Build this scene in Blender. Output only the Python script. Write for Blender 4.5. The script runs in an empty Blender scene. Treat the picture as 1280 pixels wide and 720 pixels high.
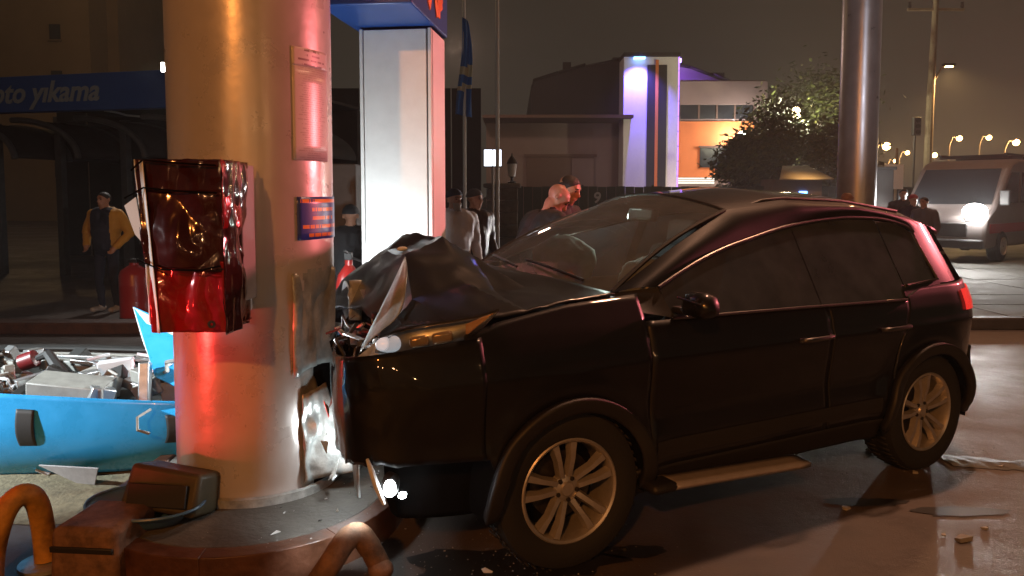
import bpy, bmesh, math, random
import numpy as np
from mathutils import Vector, Matrix, noise
PI = math.pi
R = math.radians
sc = bpy.context.scene
col = sc.collection

# ------------------------------------------------------------------ camera
FPX, CAMH, HORIZ, PITCH = 940.0, 1.62, 243.0, R(4.0)
cam_d = bpy.data.cameras.new('camera')
cam = bpy.data.objects.new('camera', cam_d)
col.objects.link(cam)
cam.location = (0, 0, CAMH)
cam.rotation_euler = (R(90) - PITCH, 0, 0)
cam_d.sensor_width = 36.0
cam_d.lens = FPX / 1280.0 * 36.0
cam_d.shift_y = -(360.0 - (HORIZ + FPX * math.tan(PITCH))) / 1280.0
cam_d.clip_start, cam_d.clip_end = 0.05, 2000
sc.camera = cam

# ------------------------------------------------------------------ sky
world = bpy.data.worlds.new('World'); sc.world = world; world.use_nodes = True
nt = world.node_tree; nt.nodes.clear()
w_out = nt.nodes.new('ShaderNodeOutputWorld'); w_bg = nt.nodes.new('ShaderNodeBackground')
w_tc = nt.nodes.new('ShaderNodeTexCoord'); w_sep = nt.nodes.new('ShaderNodeSeparateXYZ')
w_ramp = nt.nodes.new('ShaderNodeValToRGB')
w_ramp.color_ramp.elements[0].position = 0.0; w_ramp.color_ramp.elements[0].color = (.058, .048, .036, 1)
w_ramp.color_ramp.elements[1].position = 0.45; w_ramp.color_ramp.elements[1].color = (.024, .018, .012, 1)
nt.links.new(w_tc.outputs['Generated'], w_sep.inputs[0]); nt.links.new(w_sep.outputs['Z'], w_ramp.inputs[0])
nt.links.new(w_ramp.outputs[0], w_bg.inputs[0]); w_bg.inputs[1].default_value = 0.66
nt.links.new(w_bg.outputs[0], w_out.inputs[0])
sun_d = bpy.data.lights.new('moon', 'SUN'); sun_d.energy = 0.006; sun_d.angle = R(12); sun_d.color = (.8, .88, 1)
sun = bpy.data.objects.new('moon', sun_d); sun.rotation_euler = (R(40), 0, R(-30)); col.objects.link(sun)
sc.view_settings.view_transform = 'Standard'; sc.view_settings.look = 'None'
sc.view_settings.exposure = 0.0; sc.view_settings.gamma = 1.0; sc.view_settings.use_curve_mapping = False
sc.cycles.use_denoising = True
sc.cycles.max_bounces = 8; sc.cycles.transparent_max_bounces = 16
sc.cycles.volume_bounces = 0; sc.cycles.sample_clamp_indirect = 4.0; sc.cycles.sample_clamp_direct = 60.0
sc.cycles.caustics_reflective = False; sc.cycles.caustics_refractive = False

def lamp(name, kind, loc, power, color, size=.1, target=None, spot=None, blend=.4):
    d = bpy.data.lights.new(name, kind); d.energy = power; d.color = color
    d.shadow_soft_size = size
    o = bpy.data.objects.new(name, d); o.location = loc; col.objects.link(o)
    if target is not None:
        o.rotation_euler = (Vector(target) - Vector(loc)).to_track_quat('-Z', 'Y').to_euler()
    if spot: d.spot_size = R(spot); d.spot_blend = blend
    return o

# lights of the place that stand outside the frame: the sodium street lamps of the forecourt road
# and the rotating red beacon of the fire engine parked to the left behind the viewer
lamp('sodium_street_lamp_light', 'SPOT', (-1.9, -6.5, 6.0), 1750, (1, .33, .065), .14, (.2, 4.0, .6), 62, .8)
for p_ in ((2.5, -21, 4.4), (10, -25, 5.2), (-7, -28, 5.0), (17, -19, 5.0)):
    lamp('far_street_lamp_light', 'POINT', p_, 520, (1, .50, .2), .16)
lamp('sodium_road_lamp_light', 'POINT', (11.0, 15.5, 9.0), 700, (1, .46, .2), .2)
lamp('station_canopy_light', 'SPOT', (4.4, 7.6, 9.5), 2700, (1, .50, .29), .25, (4.0, 4.6, 0), 72, .8)
lamp('fire_engine_tail_light', 'SPOT', (-5.2, .6, .55), 1000, (1, .05, .04), .10, (-1.5, 3.6, .95), 16, .5)
lamp('fire_engine_work_light', 'SPOT', (-7.0, 2.0, 3.0), 4800, (.86, .95, 1), .10, (-3.3, 4.7, .45), 36, .9)
lamp('fire_engine_search_light', 'SPOT', (-7.0, 1.4, 2.4), 1300, (.92, .96, 1), .06, (-1.56, 3.16, 1.36), 8, .6)
lamp('ambulance_beacon_light', 'SPOT', (7.2, 7.4, 2.7), 2900, (1, .20, .22), .12, (-1.1, 4.3, 1.75), 38, .7)
lamp('forecourt_led_light', 'SPOT', (6.0, -6.0, 4.8), 1900, (.84, .88, 1), .12, (6.2, 13.5, 4.2), 15, .9)

# ------------------------------------------------------------------ helpers
def ray(px, py):
    a = (px - 640) / FPX; b = -(py - (HORIZ + FPX * math.tan(PITCH))) / FPX
    return Vector((a, math.cos(PITCH) + b * math.sin(PITCH), -math.sin(PITCH) + b * math.cos(PITCH)))
def at(px, py, Y):
    d = ray(px, py); return Vector((0, 0, CAMH)) + d * (Y / d.y)
def atz(px, py, Z):
    d = ray(px, py); return Vector((0, 0, CAMH)) + d * ((Z - CAMH) / d.z)

def lerp(a, b, t): return a + (b - a) * t
def clamp(x, a=0., b=1.): return max(a, min(b, x))
def smooth(x): x = clamp(x); return x * x * (3 - 2 * x)
def interp(x, pts):
    if x <= pts[0][0]: return pts[0][1]
    for (a, b), (c, d) in zip(pts, pts[1:]):
        if x <= c: return lerp(b, d, (x - a) / (c - a))
    return pts[-1][1]
def ns(v, s=1.0): return noise.noise(Vector(v) * s)

SC2 = bpy.data.scenes.new('workbench')      # scratch scene in which modifiers are evaluated, removed at the end
def evaluated_mesh(o):
    dg = SC2.view_layers[0].depsgraph; SC2.view_layers[0].update(); dg = SC2.view_layers[0].depsgraph; dg.update()
    return bpy.data.meshes.new_from_object(o.evaluated_get(dg))

class MB:
    def __init__(self): self.v = []; self.f = []
    def add(self, vs, fs, m=None):
        b = len(self.v)
        for p in vs:
            p = Vector(p)
            self.v.append(m @ p if m else p)
        self.f += [tuple(b + i for i in f) for f in fs]
        return self
    def box(self, c, s, rot=None, taper=1.0):
        c = Vector(c); h = Vector(s) / 2
        vs = []
        for z in (-1, 1):
            k = taper if z > 0 else 1
            for x, y in ((-1, -1), (1, -1), (1, 1), (-1, 1)): vs.append(Vector((x * h.x * k, y * h.y * k, z * h.z)))
        m = Matrix.Translation(c)
        if rot is not None: m = m @ (rot.to_4x4() if hasattr(rot, 'to_4x4') else Matrix.Rotation(rot, 4, 'Z'))
        return self.add(vs, [(3, 2, 1, 0), (4, 5, 6, 7), (0, 1, 5, 4), (1, 2, 6, 5), (2, 3, 7, 6), (3, 0, 4, 7)], m)
    def bar(self, a, b, w, h, up=(0, 0, 1)):
        a = Vector(a); b = Vector(b); d = (b - a); L = d.length; d.normalize()
        u = Vector(up)
        s = d.cross(u)
        if s.length < 1e-4: s = d.cross(Vector((1, 0, 0)))
        s.normalize(); u = s.cross(d)
        vs = []
        for p in (a, b):
            for x, y in ((-1, -1), (1, -1), (1, 1), (-1, 1)): vs.append(p + s * (x * w / 2) + u * (y * h / 2))
        return self.add(vs, [(3, 2, 1, 0), (4, 5, 6, 7), (0, 1, 5, 4), (1, 2, 6, 5), (2, 3, 7, 6), (3, 0, 4, 7)])
    def tube(self, pts, rad, n=10, cap=True):
        pts = [Vector(p) for p in pts]
        if not hasattr(rad, '__len__'): rad = [rad] * len(pts)
        rings = []; prev = None
        for i, p in enumerate(pts):
            t = (pts[min(i + 1, len(pts) - 1)] - pts[max(i - 1, 0)]).normalized()
            if prev is None:
                u = t.orthogonal().normalized()
            else:
                u = (prev - t * prev.dot(t))
                u = u.normalized() if u.length > 1e-6 else t.orthogonal().normalized()
            prev = u; w = t.cross(u)
            rings.append([p + (u * math.cos(2 * PI * k / n) + w * math.sin(2 * PI * k / n)) * rad[i] for k in range(n)])
        vs = [q for r in rings for q in r]; fs = []
        for i in range(len(pts) - 1):
            for k in range(n): fs.append((i * n + k, i * n + (k + 1) % n, (i + 1) * n + (k + 1) % n, (i + 1) * n + k))
        if cap:
            fs.append(tuple(reversed(range(n)))); fs.append(tuple(range((len(pts) - 1) * n, len(pts) * n)))
        return self.add(vs, fs)
    def lathe(self, prof, n=24, m=None, cap=False):
        vs = []; fs = []
        for r, z in prof:
            for k in range(n):
                a = 2 * PI * k / n; vs.append((r * math.cos(a), r * math.sin(a), z))
        for i in range(len(prof) - 1):
            for k in range(n): fs.append((i * n + k, i * n + (k + 1) % n, (i + 1) * n + (k + 1) % n, (i + 1) * n + k))
        if cap:
            fs.append(tuple(reversed(range(n)))); fs.append(tuple(range((len(prof) - 1) * n, len(prof) * n)))
        return self.add(vs, fs, m)
    def ball(self, c, r, n=12, m=None):
        c = Vector(c); r = Vector(r) if hasattr(r, '__len__') else Vector((r, r, r))
        vs = []; fs = []; h = n // 2 + 1
        for i in range(h + 1):
            t = PI * i / h
            for k in range(n):
                a = 2 * PI * k / n
                p = Vector((r.x * math.sin(t) * math.cos(a), r.y * math.sin(t) * math.sin(a), -r.z * math.cos(t)))
                if m: p = m @ p
                vs.append(c + p)
        for i in range(h):
            for k in range(n): fs.append((i * n + k, i * n + (k + 1) % n, (i + 1) * n + (k + 1) % n, (i + 1) * n + k))
        return self.add(vs, fs)
    def grid(self, fn, nu, nv):
        b = []
        for j in range(nv + 1):
            for i in range(nu + 1): b.append(Vector(fn(i / nu, j / nv)))
        fs = [(j * (nu + 1) + i, j * (nu + 1) + i + 1, (j + 1) * (nu + 1) + i + 1, (j + 1) * (nu + 1) + i) for j in range(nv) for i in range(nu)]
        return self.add(b, fs)
    def prism(self, poly, z0, z1, m=None):
        n = len(poly)
        vs = [(x, y, z0) for x, y in poly] + [(x, y, z1) for x, y in poly]
        fs = [tuple(reversed(range(n))), tuple(range(n, 2 * n))] + [(i, (i + 1) % n, n + (i + 1) % n, n + i) for i in range(n)]
        return self.add(vs, fs, m)
    def poly3(self, pts, thick):
        pts = [Vector(p) for p in pts]; nrm = (pts[1] - pts[0]).cross(pts[2] - pts[0]).normalized() * thick
        n = len(pts)
        return self.add(pts + [p - nrm for p in pts], [tuple(range(n)), tuple(reversed(range(n, 2 * n)))] + [(i, n + i, n + (i + 1) % n, (i + 1) % n) for i in range(n)])
    def build(self, name, mat, parent=None, flat=False, angle=35, bevel=0, solid=0, sub=0, fixn=True, merge=True):
        me = bpy.data.meshes.new(name)
        me.from_pydata([tuple(p) for p in self.v], [], self.f)
        bm = bmesh.new(); bm.from_mesh(me)
        if merge: bmesh.ops.remove_doubles(bm, verts=bm.verts, dist=1e-5)
        bmesh.ops.dissolve_degenerate(bm, edges=bm.edges, dist=1e-6)
        if fixn: bmesh.ops.recalc_face_normals(bm, faces=bm.faces)
        bm.to_mesh(me); bm.free()
        mats = mat if isinstance(mat, (list, tuple)) else [mat]
        for m in mats: me.materials.append(M[m] if isinstance(m, str) else m)
        o = bpy.data.objects.new(name, me); col.objects.link(o)
        if not flat:
            me.polygons.foreach_set('use_smooth', [True] * len(me.polygons))
            try: me.set_sharp_from_angle(angle=R(angle))
            except Exception: pass
        if solid:
            md = o.modifiers.new('solid', 'SOLIDIFY'); md.thickness = solid; md.offset = -1
        if bevel:
            md = o.modifiers.new('bevel', 'BEVEL'); md.width = bevel; md.segments = 2; md.limit_method = 'ANGLE'; md.angle_limit = R(40)
        if sub:
            md = o.modifiers.new('sub', 'SUBSURF'); md.levels = md.render_levels = sub
        if parent: o.parent = parent
        return o

def tag(o, label, cat=None, group=None):
    o['label'] = label
    if cat: o['category'] = cat
    if group: o['group'] = group
    return o
def kind(o, k, label=None):
    o['kind'] = k
    if label: o['label'] = label
    return o
def thing(name, loc, label, cat, group=None, rz=0.0):
    o = bpy.data.objects.new(name, None); col.objects.link(o)
    o.location = loc; o.rotation_euler = (0, 0, rz); o.empty_display_size = .1
    return tag(o, label, cat, group)

# ------------------------------------------------------------------ materials
M = {}
def mat(name, color, rough=.5, metal=0., var=0., vscale=6., bump=0., bscale=40., coat=0., spec=.5, emit=None, estr=0., rvar=0., bdist=.01, coatr=.03):
    m = bpy.data.materials.new(name); m.use_nodes = True
    t = m.node_tree; b = t.nodes['Principled BSDF']
    b.inputs['Base Color'].default_value = (*color, 1); b.inputs['Roughness'].default_value = rough
    b.inputs['Metallic'].default_value = metal; b.inputs['Coat Weight'].default_value = coat
    b.inputs['Coat Roughness'].default_value = coatr; b.inputs['Specular IOR Level'].default_value = spec
    if emit:
        b.inputs['Emission Color'].default_value = (*emit, 1); b.inputs['Emission Strength'].default_value = estr
    tc = None
    if var or bump or rvar:
        tc = t.nodes.new('ShaderNodeTexCoord')
    if var or rvar:
        n = t.nodes.new('ShaderNodeTexNoise'); n.inputs['Scale'].default_value = vscale; n.inputs['Detail'].default_value = 6
        n.inputs['Roughness'].default_value = .65
        t.links.new(tc.outputs['Object'], n.inputs['Vector'])
        if var:
            r = t.nodes.new('ShaderNodeValToRGB')
            r.color_ramp.elements[0].position = .3; r.color_ramp.elements[1].position = .72
            r.color_ramp.elements[0].color = (*[c * (1 - var) for c in color], 1)
            r.color_ramp.elements[1].color = (*[min(1, c * (1 + var)) for c in color], 1)
            t.links.new(n.outputs['Fac'], r.inputs[0]); t.links.new(r.outputs[0], b.inputs['Base Color'])
        if rvar:
            mr = t.nodes.new('ShaderNodeMapRange'); mr.inputs['From Min'].default_value = .3; mr.inputs['From Max'].default_value = .7
            mr.inputs['To Min'].default_value = max(.02, rough - rvar); mr.inputs['To Max'].default_value = min(1, rough + rvar)
            t.links.new(n.outputs['Fac'], mr.inputs['Value']); t.links.new(mr.outputs[0], b.inputs['Roughness'])
    if bump:
        n2 = t.nodes.new('ShaderNodeTexNoise'); n2.inputs['Scale'].default_value = bscale; n2.inputs['Detail'].default_value = 5
        t.links.new(tc.outputs['Object'], n2.inputs['Vector'])
        bp = t.nodes.new('ShaderNodeBump'); bp.inputs['Strength'].default_value = bump; bp.inputs['Distance'].default_value = bdist
        t.links.new(n2.outputs['Fac'], bp.inputs['Height']); t.links.new(bp.outputs[0], b.inputs['Normal'])
    M[name] = m
    return m
def emis(name, color, strength):
    m = bpy.data.materials.new(name); m.use_nodes = True; t = m.node_tree; t.nodes.clear()
    e = t.nodes.new('ShaderNodeEmission'); o = t.nodes.new('ShaderNodeOutputMaterial')
    e.inputs[0].default_value = (*color, 1); e.inputs[1].default_value = strength
    t.links.new(e.outputs[0], o.inputs[0]); M[name] = m
def glass(name, tint, refl_rough=.02, dust_sheen=0., dust_sheen_color=(.3, .3, .28)):
    m = bpy.data.materials.new(name); m.use_nodes = True; t = m.node_tree; t.nodes.clear()
    o = t.nodes.new('ShaderNodeOutputMaterial'); tr = t.nodes.new('ShaderNodeBsdfTransparent'); gl = t.nodes.new('ShaderNodeBsdfGlossy')
    tr.inputs[0].default_value = (*tint, 1); gl.inputs['Roughness'].default_value = refl_rough
    fr = t.nodes.new('ShaderNodeFresnel'); fr.inputs[0].default_value = 1.5
    mx = t.nodes.new('ShaderNodeMixShader'); t.links.new(fr.outputs[0], mx.inputs[0]); t.links.new(tr.outputs[0], mx.inputs[1]); t.links.new(gl.outputs[0], mx.inputs[2])
    last = mx
    if dust_sheen:
        df = t.nodes.new('ShaderNodeBsdfDiffuse'); df.inputs[0].default_value = (*dust_sheen_color, 1)
        n = t.nodes.new('ShaderNodeTexNoise'); n.inputs['Scale'].default_value = 7; n.inputs['Detail'].default_value = 8
        tc = t.nodes.new('ShaderNodeTexCoord'); t.links.new(tc.outputs['Object'], n.inputs['Vector'])
        mr = t.nodes.new('ShaderNodeMapRange'); mr.inputs['To Min'].default_value = dust_sheen * .4; mr.inputs['To Max'].default_value = dust_sheen * 1.6
        t.links.new(n.outputs['Fac'], mr.inputs['Value'])
        m2 = t.nodes.new('ShaderNodeMixShader'); t.links.new(mr.outputs[0], m2.inputs[0]); t.links.new(mx.outputs[0], m2.inputs[1]); t.links.new(df.outputs[0], m2.inputs[2])
        last = m2
    t.links.new(last.outputs[0], o.inputs[0]); M[name] = m

mat('bonnet_paint', (.012, .012, .013), .36, 0, var=.3, vscale=8, coat=.6, coatr=.10)
mat('car_paint', (.005, .005, .006), .45, 0, var=.3, vscale=5, coat=.9, coatr=.03, spec=.15)
mat('black_plastic', (.014, .013, .013), .55, bump=.25, bscale=260, bdist=.002)
mat('tint_black', (.006, .006, .007), .6, spec=.2)
mat('dark_void', (.004, .004, .004), .9, spec=.02)
mat('chrome', (.62, .62, .62), .12, 1)
mat('chrome_trim', (.20, .19, .18), .28, 1)
mat('alloy', (.52, .50, .48), .38, .7, var=.15, vscale=20)
mat('tyre', (.011, .011, .011), .75, bump=.4, bscale=80, bdist=.003)
mat('brake_steel', (.06, .055, .05), .5, .8, var=.4, vscale=30)
mat('silver_reflector', (.55, .54, .52), .16, 1)
mat('lamp_white', (.72, .74, .76), .3)
mat('position_lamp', (.7, .72, .75), .3, emit=(.85, .92, 1), estr=.42)
mat('lamp_amber', (.62, .46, .30), .25, .4)
mat('amber_lens', (.5, .22, .05), .2, .3)
mat('tail_red', (.30, .008, .006), .12, coat=1)
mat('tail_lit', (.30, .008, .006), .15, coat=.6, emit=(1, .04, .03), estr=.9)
mat('hood_lit', (.42, .46, .46), .33, .55, var=.35, vscale=14, bump=.3, bscale=30)  # pale tone stands in for headlight falling on the folded bonnet
mat('airbag', (.52, .50, .42), .85, var=.12, vscale=6, bump=.5, bscale=9, bdist=.03)
mat('seat_cloth', (.03, .03, .03), .9)
mat('steel_bent', (.42, .44, .43), .34, .5, var=.45, vscale=12, bump=.4, bscale=24)
mat('pillar_metal', (.56, .52, .50), .30, .35, var=.05, vscale=5, rvar=.07, bump=.06, bscale=16, bdist=.02)
mat('pillar_bare', (.40, .42, .41), .36, .35, var=.45, vscale=9, rvar=.1, bump=.5, bscale=13, bdist=.02)
mat('white_clad', (.70, .72, .71), .42, .1, var=.05, vscale=10, rvar=.1)
mat('header_blue', (.015, .06, .24), .35, var=.1)
mat('sign_orange', (.75, .18, .03), .5)
mat('foil_red', (.30, .010, .014), .14, .2, var=.35, vscale=6, coat=.8)
mat('foil_dark', (.045, .008, .008), .14, .2, var=.5, vscale=6, coat=.8)
mat('box_white', (.70, .72, .72), .3, .1)
mat('box_grey', (.30, .27, .26), .4)
mat('disp_blue', (.03, .34, .72), .30, var=.1, vscale=8, coat=.3, rvar=.1)
mat('disp_grey', (.27, .275, .25), .5, var=.2, vscale=14)
mat('disp_dark', (.02, .021, .02), .6)
mat('alu', (.40, .42, .42), .35, .7, var=.2, vscale=25)
mat('copper', (.30, .13, .05), .35, .8, var=.4, vscale=40)
mat('dark_red', (.14, .01, .012), .4)
mat('paper_white', (.62, .66, .68), .6)
mat('paper_grey', (.26, .255, .25), .8, var=.15, vscale=20)
mat('concrete', (.085, .08, .07), .75, var=.4, vscale=5, bump=.5, bscale=30, bdist=.015, rvar=.2)
mat('kerb_paint', (.075, .028, .013), .5, var=.5, vscale=9, bump=.4, bscale=25, rvar=.15)
mat('sand', (.16, .14, .085), .9, var=.4, vscale=18, bump=.6, bscale=60)
mat('guard_yellow', (.42, .21, .03), .65, var=.55, vscale=10, bump=.4, bscale=34)
mat('guard_orange', (.16, .085, .048), .75, var=.6, vscale=13, bump=.5, bscale=34)
mat('olive_plastic', (.055, .045, .022), .55, var=.3, vscale=10)
mat('tray_blue', (.05, .13, .24), .4)
mat('extinguisher_red', (.34, .015, .012), .3, coat=.4)
mat('label_yellow', (.6, .42, .06), .5)
mat('skin', (.42, .21, .13), .5, var=.12, vscale=22)
mat('skin_ruddy', (.36, .19, .14), .45, var=.12, vscale=22)
mat('hair_dark', (.012, .010, .008), .6, bump=.6, bscale=120)
mat('beard_grey', (.30, .27, .25), .8, bump=.5, bscale=120)
mat('cloth_black', (.012, .012, .014), .8, bump=.4, bscale=30, bdist=.01)
mat('cloth_brown', (.045, .026, .022), .45, bump=.5, bscale=22, bdist=.01)
mat('cloth_yellow', (.55, .28, .03), .7, bump=.4, bscale=22, bdist=.012)
mat('cloth_navy', (.012, .016, .035), .8, bump=.3, bscale=30)
mat('cloth_jeans', (.035, .05, .10), .85, bump=.3, bscale=40)
mat('cloth_white', (.70, .64, .66), .8, bump=.4, bscale=20, bdist=.012)
mat('cloth_red', (.30, .03, .04), .8)
mat('cloth_grey', (.10, .10, .11), .8)
mat('shoe_dark', (.02, .02, .02), .5)
mat('shoe_pale', (.45, .42, .38), .6)
mat('fascia_blue', (.02, .085, .34), .45, var=.08)
mat('letter_white', (.30, .33, .36), .5)
mat('wall_pale', (.11, .105, .10), .8, var=.2, vscale=2, bump=.2)
mat('wall_dark', (.018, .016, .017), .8, var=.3, vscale=2)
mat('canopy_grey', (.07, .07, .072), .5, var=.3)
mat('tower_beige', (.20, .14, .08), .85, var=.15, vscale=.4)
mat('window_dark', (.02, .022, .025), .2)
mat('hall_dark', (.02, .014, .015), .7, var=.2, vscale=.5)
mat('gable_grey', (.17, .14, .16), .7, var=.1, vscale=.6)
mat('hall_roof', (.02, .016, .016), .6, var=.2, vscale=.6)
mat('wing_beige', (.24, .17, .15), .85, var=.12, vscale=.4)
mat('wing_brown', (.13, .075, .055), .85)
mat('orange_wall', (.62, .17, .04), .7, var=.08, vscale=.5)
mat('tower_white', (.66, .63, .64), .6, var=.05)
mat('strip_dark', (.015, .013, .015), .5)
mat('fence_green', (.012, .026, .022), .7)
mat('stone_wall', (.16, .155, .155), .85, var=.4, vscale=3, bump=.5, bscale=10, bdist=.03)
mat('pole_white', (.6, .6, .6), .4, .4)
mat('pole_metal', (.50, .50, .53), .34, .6, var=.12, vscale=3, rvar=.08)
mat('pole_concrete', (.36, .29, .2), .8, var=.15)
mat('flag_blue', (.02, .12, .38), .7)
mat('flag_pale', (.50, .45, .30), .7)
mat('bark', (.05, .035, .022), .9, var=.4, vscale=10, bump=.6)
mat('van_body', (.20, .175, .17), .35, var=.1, vscale=3, coat=.4)
mat('van_dark', (.03, .03, .03), .5)
mat('awning', (.38, .26, .13), .8)
mat('sill_metal', (.58, .54, .55), .3, .5, var=.1, vscale=20)
mat('litter', (.35, .33, .28), .7)
mat('stain', (.012, .011, .01), .5, var=.3)
for i, c in enumerate(((.06, .075, .02), (.045, .055, .018), (.095, .095, .03))):
    mat('leaf%d' % i, c, .55)
glass('windscreen_glass', (.70, .80, .75), .05, .36, (.19, .215, .24))  # diffuse veil: dirt together with sky reflection painted in bluish grey
glass('tint_glass', (.10, .11, .12), .02, .45, (.075, .095, .12))  # diffuse bluish veil paints pale reflections into the dark glass
glass('lens_glass', (.85, .86, .86), .04)
glass('van_glass', (.5, .5, .5), .05)
emis('lamp_sodium', (1, .55, .18), 30)
emis('lamp_warm', (1, .72, .38), 26)
emis('lamp_white_hot', (1, .98, .94), 130)
emis('fog_hot', (.93, .98, 1), 60)
emis('led_purple', (.34, .22, 1), 7)
emis('led_blue', (.15, .38, 1), 9)
emis('led_strip', (.45, .2, 1), 2.6)
emis('sign_lit', (.85, .9, 1), 3.0)
emis('beacon_red', (1, .03, .03), 16)
emis('beacon_blue', (.1, .3, 1), 10)
emis('strip_lit', (1, .93, .8), 1.5)
# ------------------------------------------------------------------ ground
def ground_mat():
    m = bpy.data.materials.new('wet_asphalt'); m.use_nodes = True; t = m.node_tree; b = t.nodes['Principled BSDF']
    tc = t.nodes.new('ShaderNodeTexCoord')
    def noi(s, d=6, r=.6):
        n = t.nodes.new('ShaderNodeTexNoise'); n.inputs['Scale'].default_value = s; n.inputs['Detail'].default_value = d; n.inputs['Roughness'].default_value = r
        t.links.new(tc.outputs['Object'], n.inputs['Vector']); return n
    big = noi(.55, 7, .62); mid = noi(3.2, 8, .7); fine = noi(120, 3, .6)
    r1 = t.nodes.new('ShaderNodeValToRGB'); e = r1.color_ramp.elements
    e[0].position = .32; e[0].color = (.040, .030, .026, 1); e[1].position = .70; e[1].color = (.125, .098, .084, 1)
    mx = t.nodes.new('ShaderNodeMath'); mx.operation = 'ADD'
    a = t.nodes.new('ShaderNodeMath'); a.operation = 'MULTIPLY'; a.inputs[1].default_value = .55
    c = t.nodes.new('ShaderNodeMath'); c.operation = 'MULTIPLY'; c.inputs[1].default_value = .45
    t.links.new(big.outputs['Fac'], a.inputs[0]); t.links.new(mid.outputs['Fac'], c.inputs[0])
    t.links.new(a.outputs[0], mx.inputs[0]); t.links.new(c.outputs[0], mx.inputs[1]); t.links.new(mx.outputs[0], r1.inputs[0])
    t.links.new(r1.outputs[0], b.inputs['Base Color'])
    mr = t.nodes.new('ShaderNodeMapRange'); mr.inputs['From Min'].default_value = .38; mr.inputs['From Max'].default_value = .62
    mr.inputs['To Min'].default_value = .38; mr.inputs['To Max'].default_value = .75
    t.links.new(mx.outputs[0], mr.inputs['Value']); t.links.new(mr.outputs[0], b.inputs['Roughness'])
    ad = t.nodes.new('ShaderNodeMath'); ad.operation = 'MULTIPLY_ADD'; ad.inputs[1].default_value = .25
    t.links.new(fine.outputs['Fac'], ad.inputs[0]); t.links.new(mid.outputs['Fac'], ad.inputs[2])
    bp = t.nodes.new('ShaderNodeBump'); bp.inputs['Strength'].default_value = .45; bp.inputs['Distance'].default_value = .02
    t.links.new(ad.outputs[0], bp.inputs['Height']); t.links.new(bp.outputs[0], b.inputs['Normal'])
    M['asphalt'] = m
ground_mat()
mat('pavement_slab', (.13, .13, .115), .8, var=.25, vscale=2.2, bump=.35, bscale=18, rvar=.15)
mat('pavement_kerb', (.05, .04, .035), .6, var=.3)

kind(MB().grid(lambda a, b: (lerp(-160, 160, a), lerp(-60, 420, b), 0), 8, 8).build('ground', 'asphalt'), 'structure')

# raised pavement on the right, each slab a piece of its own
pv = MB()
pv.box((14.0, 13.2, .058), (20.0, 8.2, .116))
pave = kind(pv.build('pavement', 'pavement_slab', bevel=.01), 'structure')
rs = random.Random(4)
slab_me = []
for k in range(4):
    o = MB().box((0, 0, 0), (.985, .985, .02)).build('paving_slab', 'pavement_slab', bevel=.006)
    slab_me.append(o.data); bpy.data.objects.remove(o)
for i in range(10):
    for j in range(8):
        x = 4.6 + i; y = 9.62 + j
        o = bpy.data.objects.new('paving_slab', slab_me[(i * 3 + j) % 4]); col.objects.link(o); o.parent = pave
        o.location = (x, y, .122 + rs.uniform(-.003, .004)); o.rotation_euler = (rs.uniform(-.004, .004), rs.uniform(-.004, .004), rs.choice((0, PI / 2, PI)))
for i in range(12):
    o = MB().box((4.7 + i, 9.0, .07), (.985, .18, .15)).build('kerb_stone', 'pavement_kerb', pave, bevel=.02)

# fuel island: concrete top with painted kerb, rounded nose towards the viewer
def island_outline(inset, n=22, x0=-1.27, y0=3.67, r=.72, y1=9.5):
    r -= inset; pts = [(x0 + r, y1 - inset)]
    for k in range(n + 1):
        a = -PI * k / n; pts.append((x0 + r * math.cos(a), y0 + r * math.sin(a)))
    pts.append((x0 - r, y1 - inset)); return pts
isl = kind(MB().prism(island_outline(.09), -.02, .146).build('fuel_island', 'concrete', bevel=.01), 'structure')
# kerb pieces around the island edge
def kerb_piece(pa, pb, name='kerb_stone'):
    m = MB(); (a, b) = pa; (c, d) = pb
    m.add([(a[0], a[1], -.02), (c[0], c[1], -.02), (d[0], d[1], -.02), (b[0], b[1], -.02),
           (a[0], a[1], .15), (c[0], c[1], .15), (d[0], d[1], .152), (b[0], b[1], .152)],
          [(3, 2, 1, 0), (4, 5, 6, 7), (0, 1, 5, 4), (1, 2, 6, 5), (2, 3, 7, 6), (3, 0, 4, 7)])
    return m.build(name, 'kerb_paint', isl, bevel=.016)
oo, ii = island_outline(0, 96), island_outline(.086, 96)
seq = list(range(1, 98)); 
step = 24
for k in range(1, 97, step):
    m = MB(); e = min(k + step, 97)
    idx = list(range(k, e + 1))
    vs = []
    for q, i in enumerate(idx):
        sh = .004 if q == 0 else (-.004 if q == len(idx) - 1 else 0)
        for (x, y), z in ((oo[i], -.02), (oo[i], .150), (ii[i], .153), (ii[i], -.02)):
            vs.append((x, y, z))
    fs = []
    for q in range(len(idx) - 1):
        for s_ in range(4): fs.append((q * 4 + s_, q * 4 + (s_ + 1) % 4, q * 4 + 4 + (s_ + 1) % 4, q * 4 + 4 + s_))
    fs += [(0, 1, 2, 3), tuple(reversed([(len(idx) - 1) * 4 + s_ for s_ in range(4)]))]
    m.add(vs, fs).build('kerb_stone', 'kerb_paint', isl, bevel=.004)
for k in range(6):
    y0 = 3.67 + k * .97
    for sx in (-1, 1):
        m = MB(); m.box((-1.27 + sx * .677, y0 + .485, .066), (.086, .96, .172)).build('kerb_stone', 'kerb_paint', isl, bevel=.012)

# second low kerb across the forecourt on the left, in front of the car wash
lk = kind(MB().box((-6.2, 8.75, .07), (7.4, .3, .14)).build('forecourt_kerb', 'kerb_paint', bevel=.02), 'structure')

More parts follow.
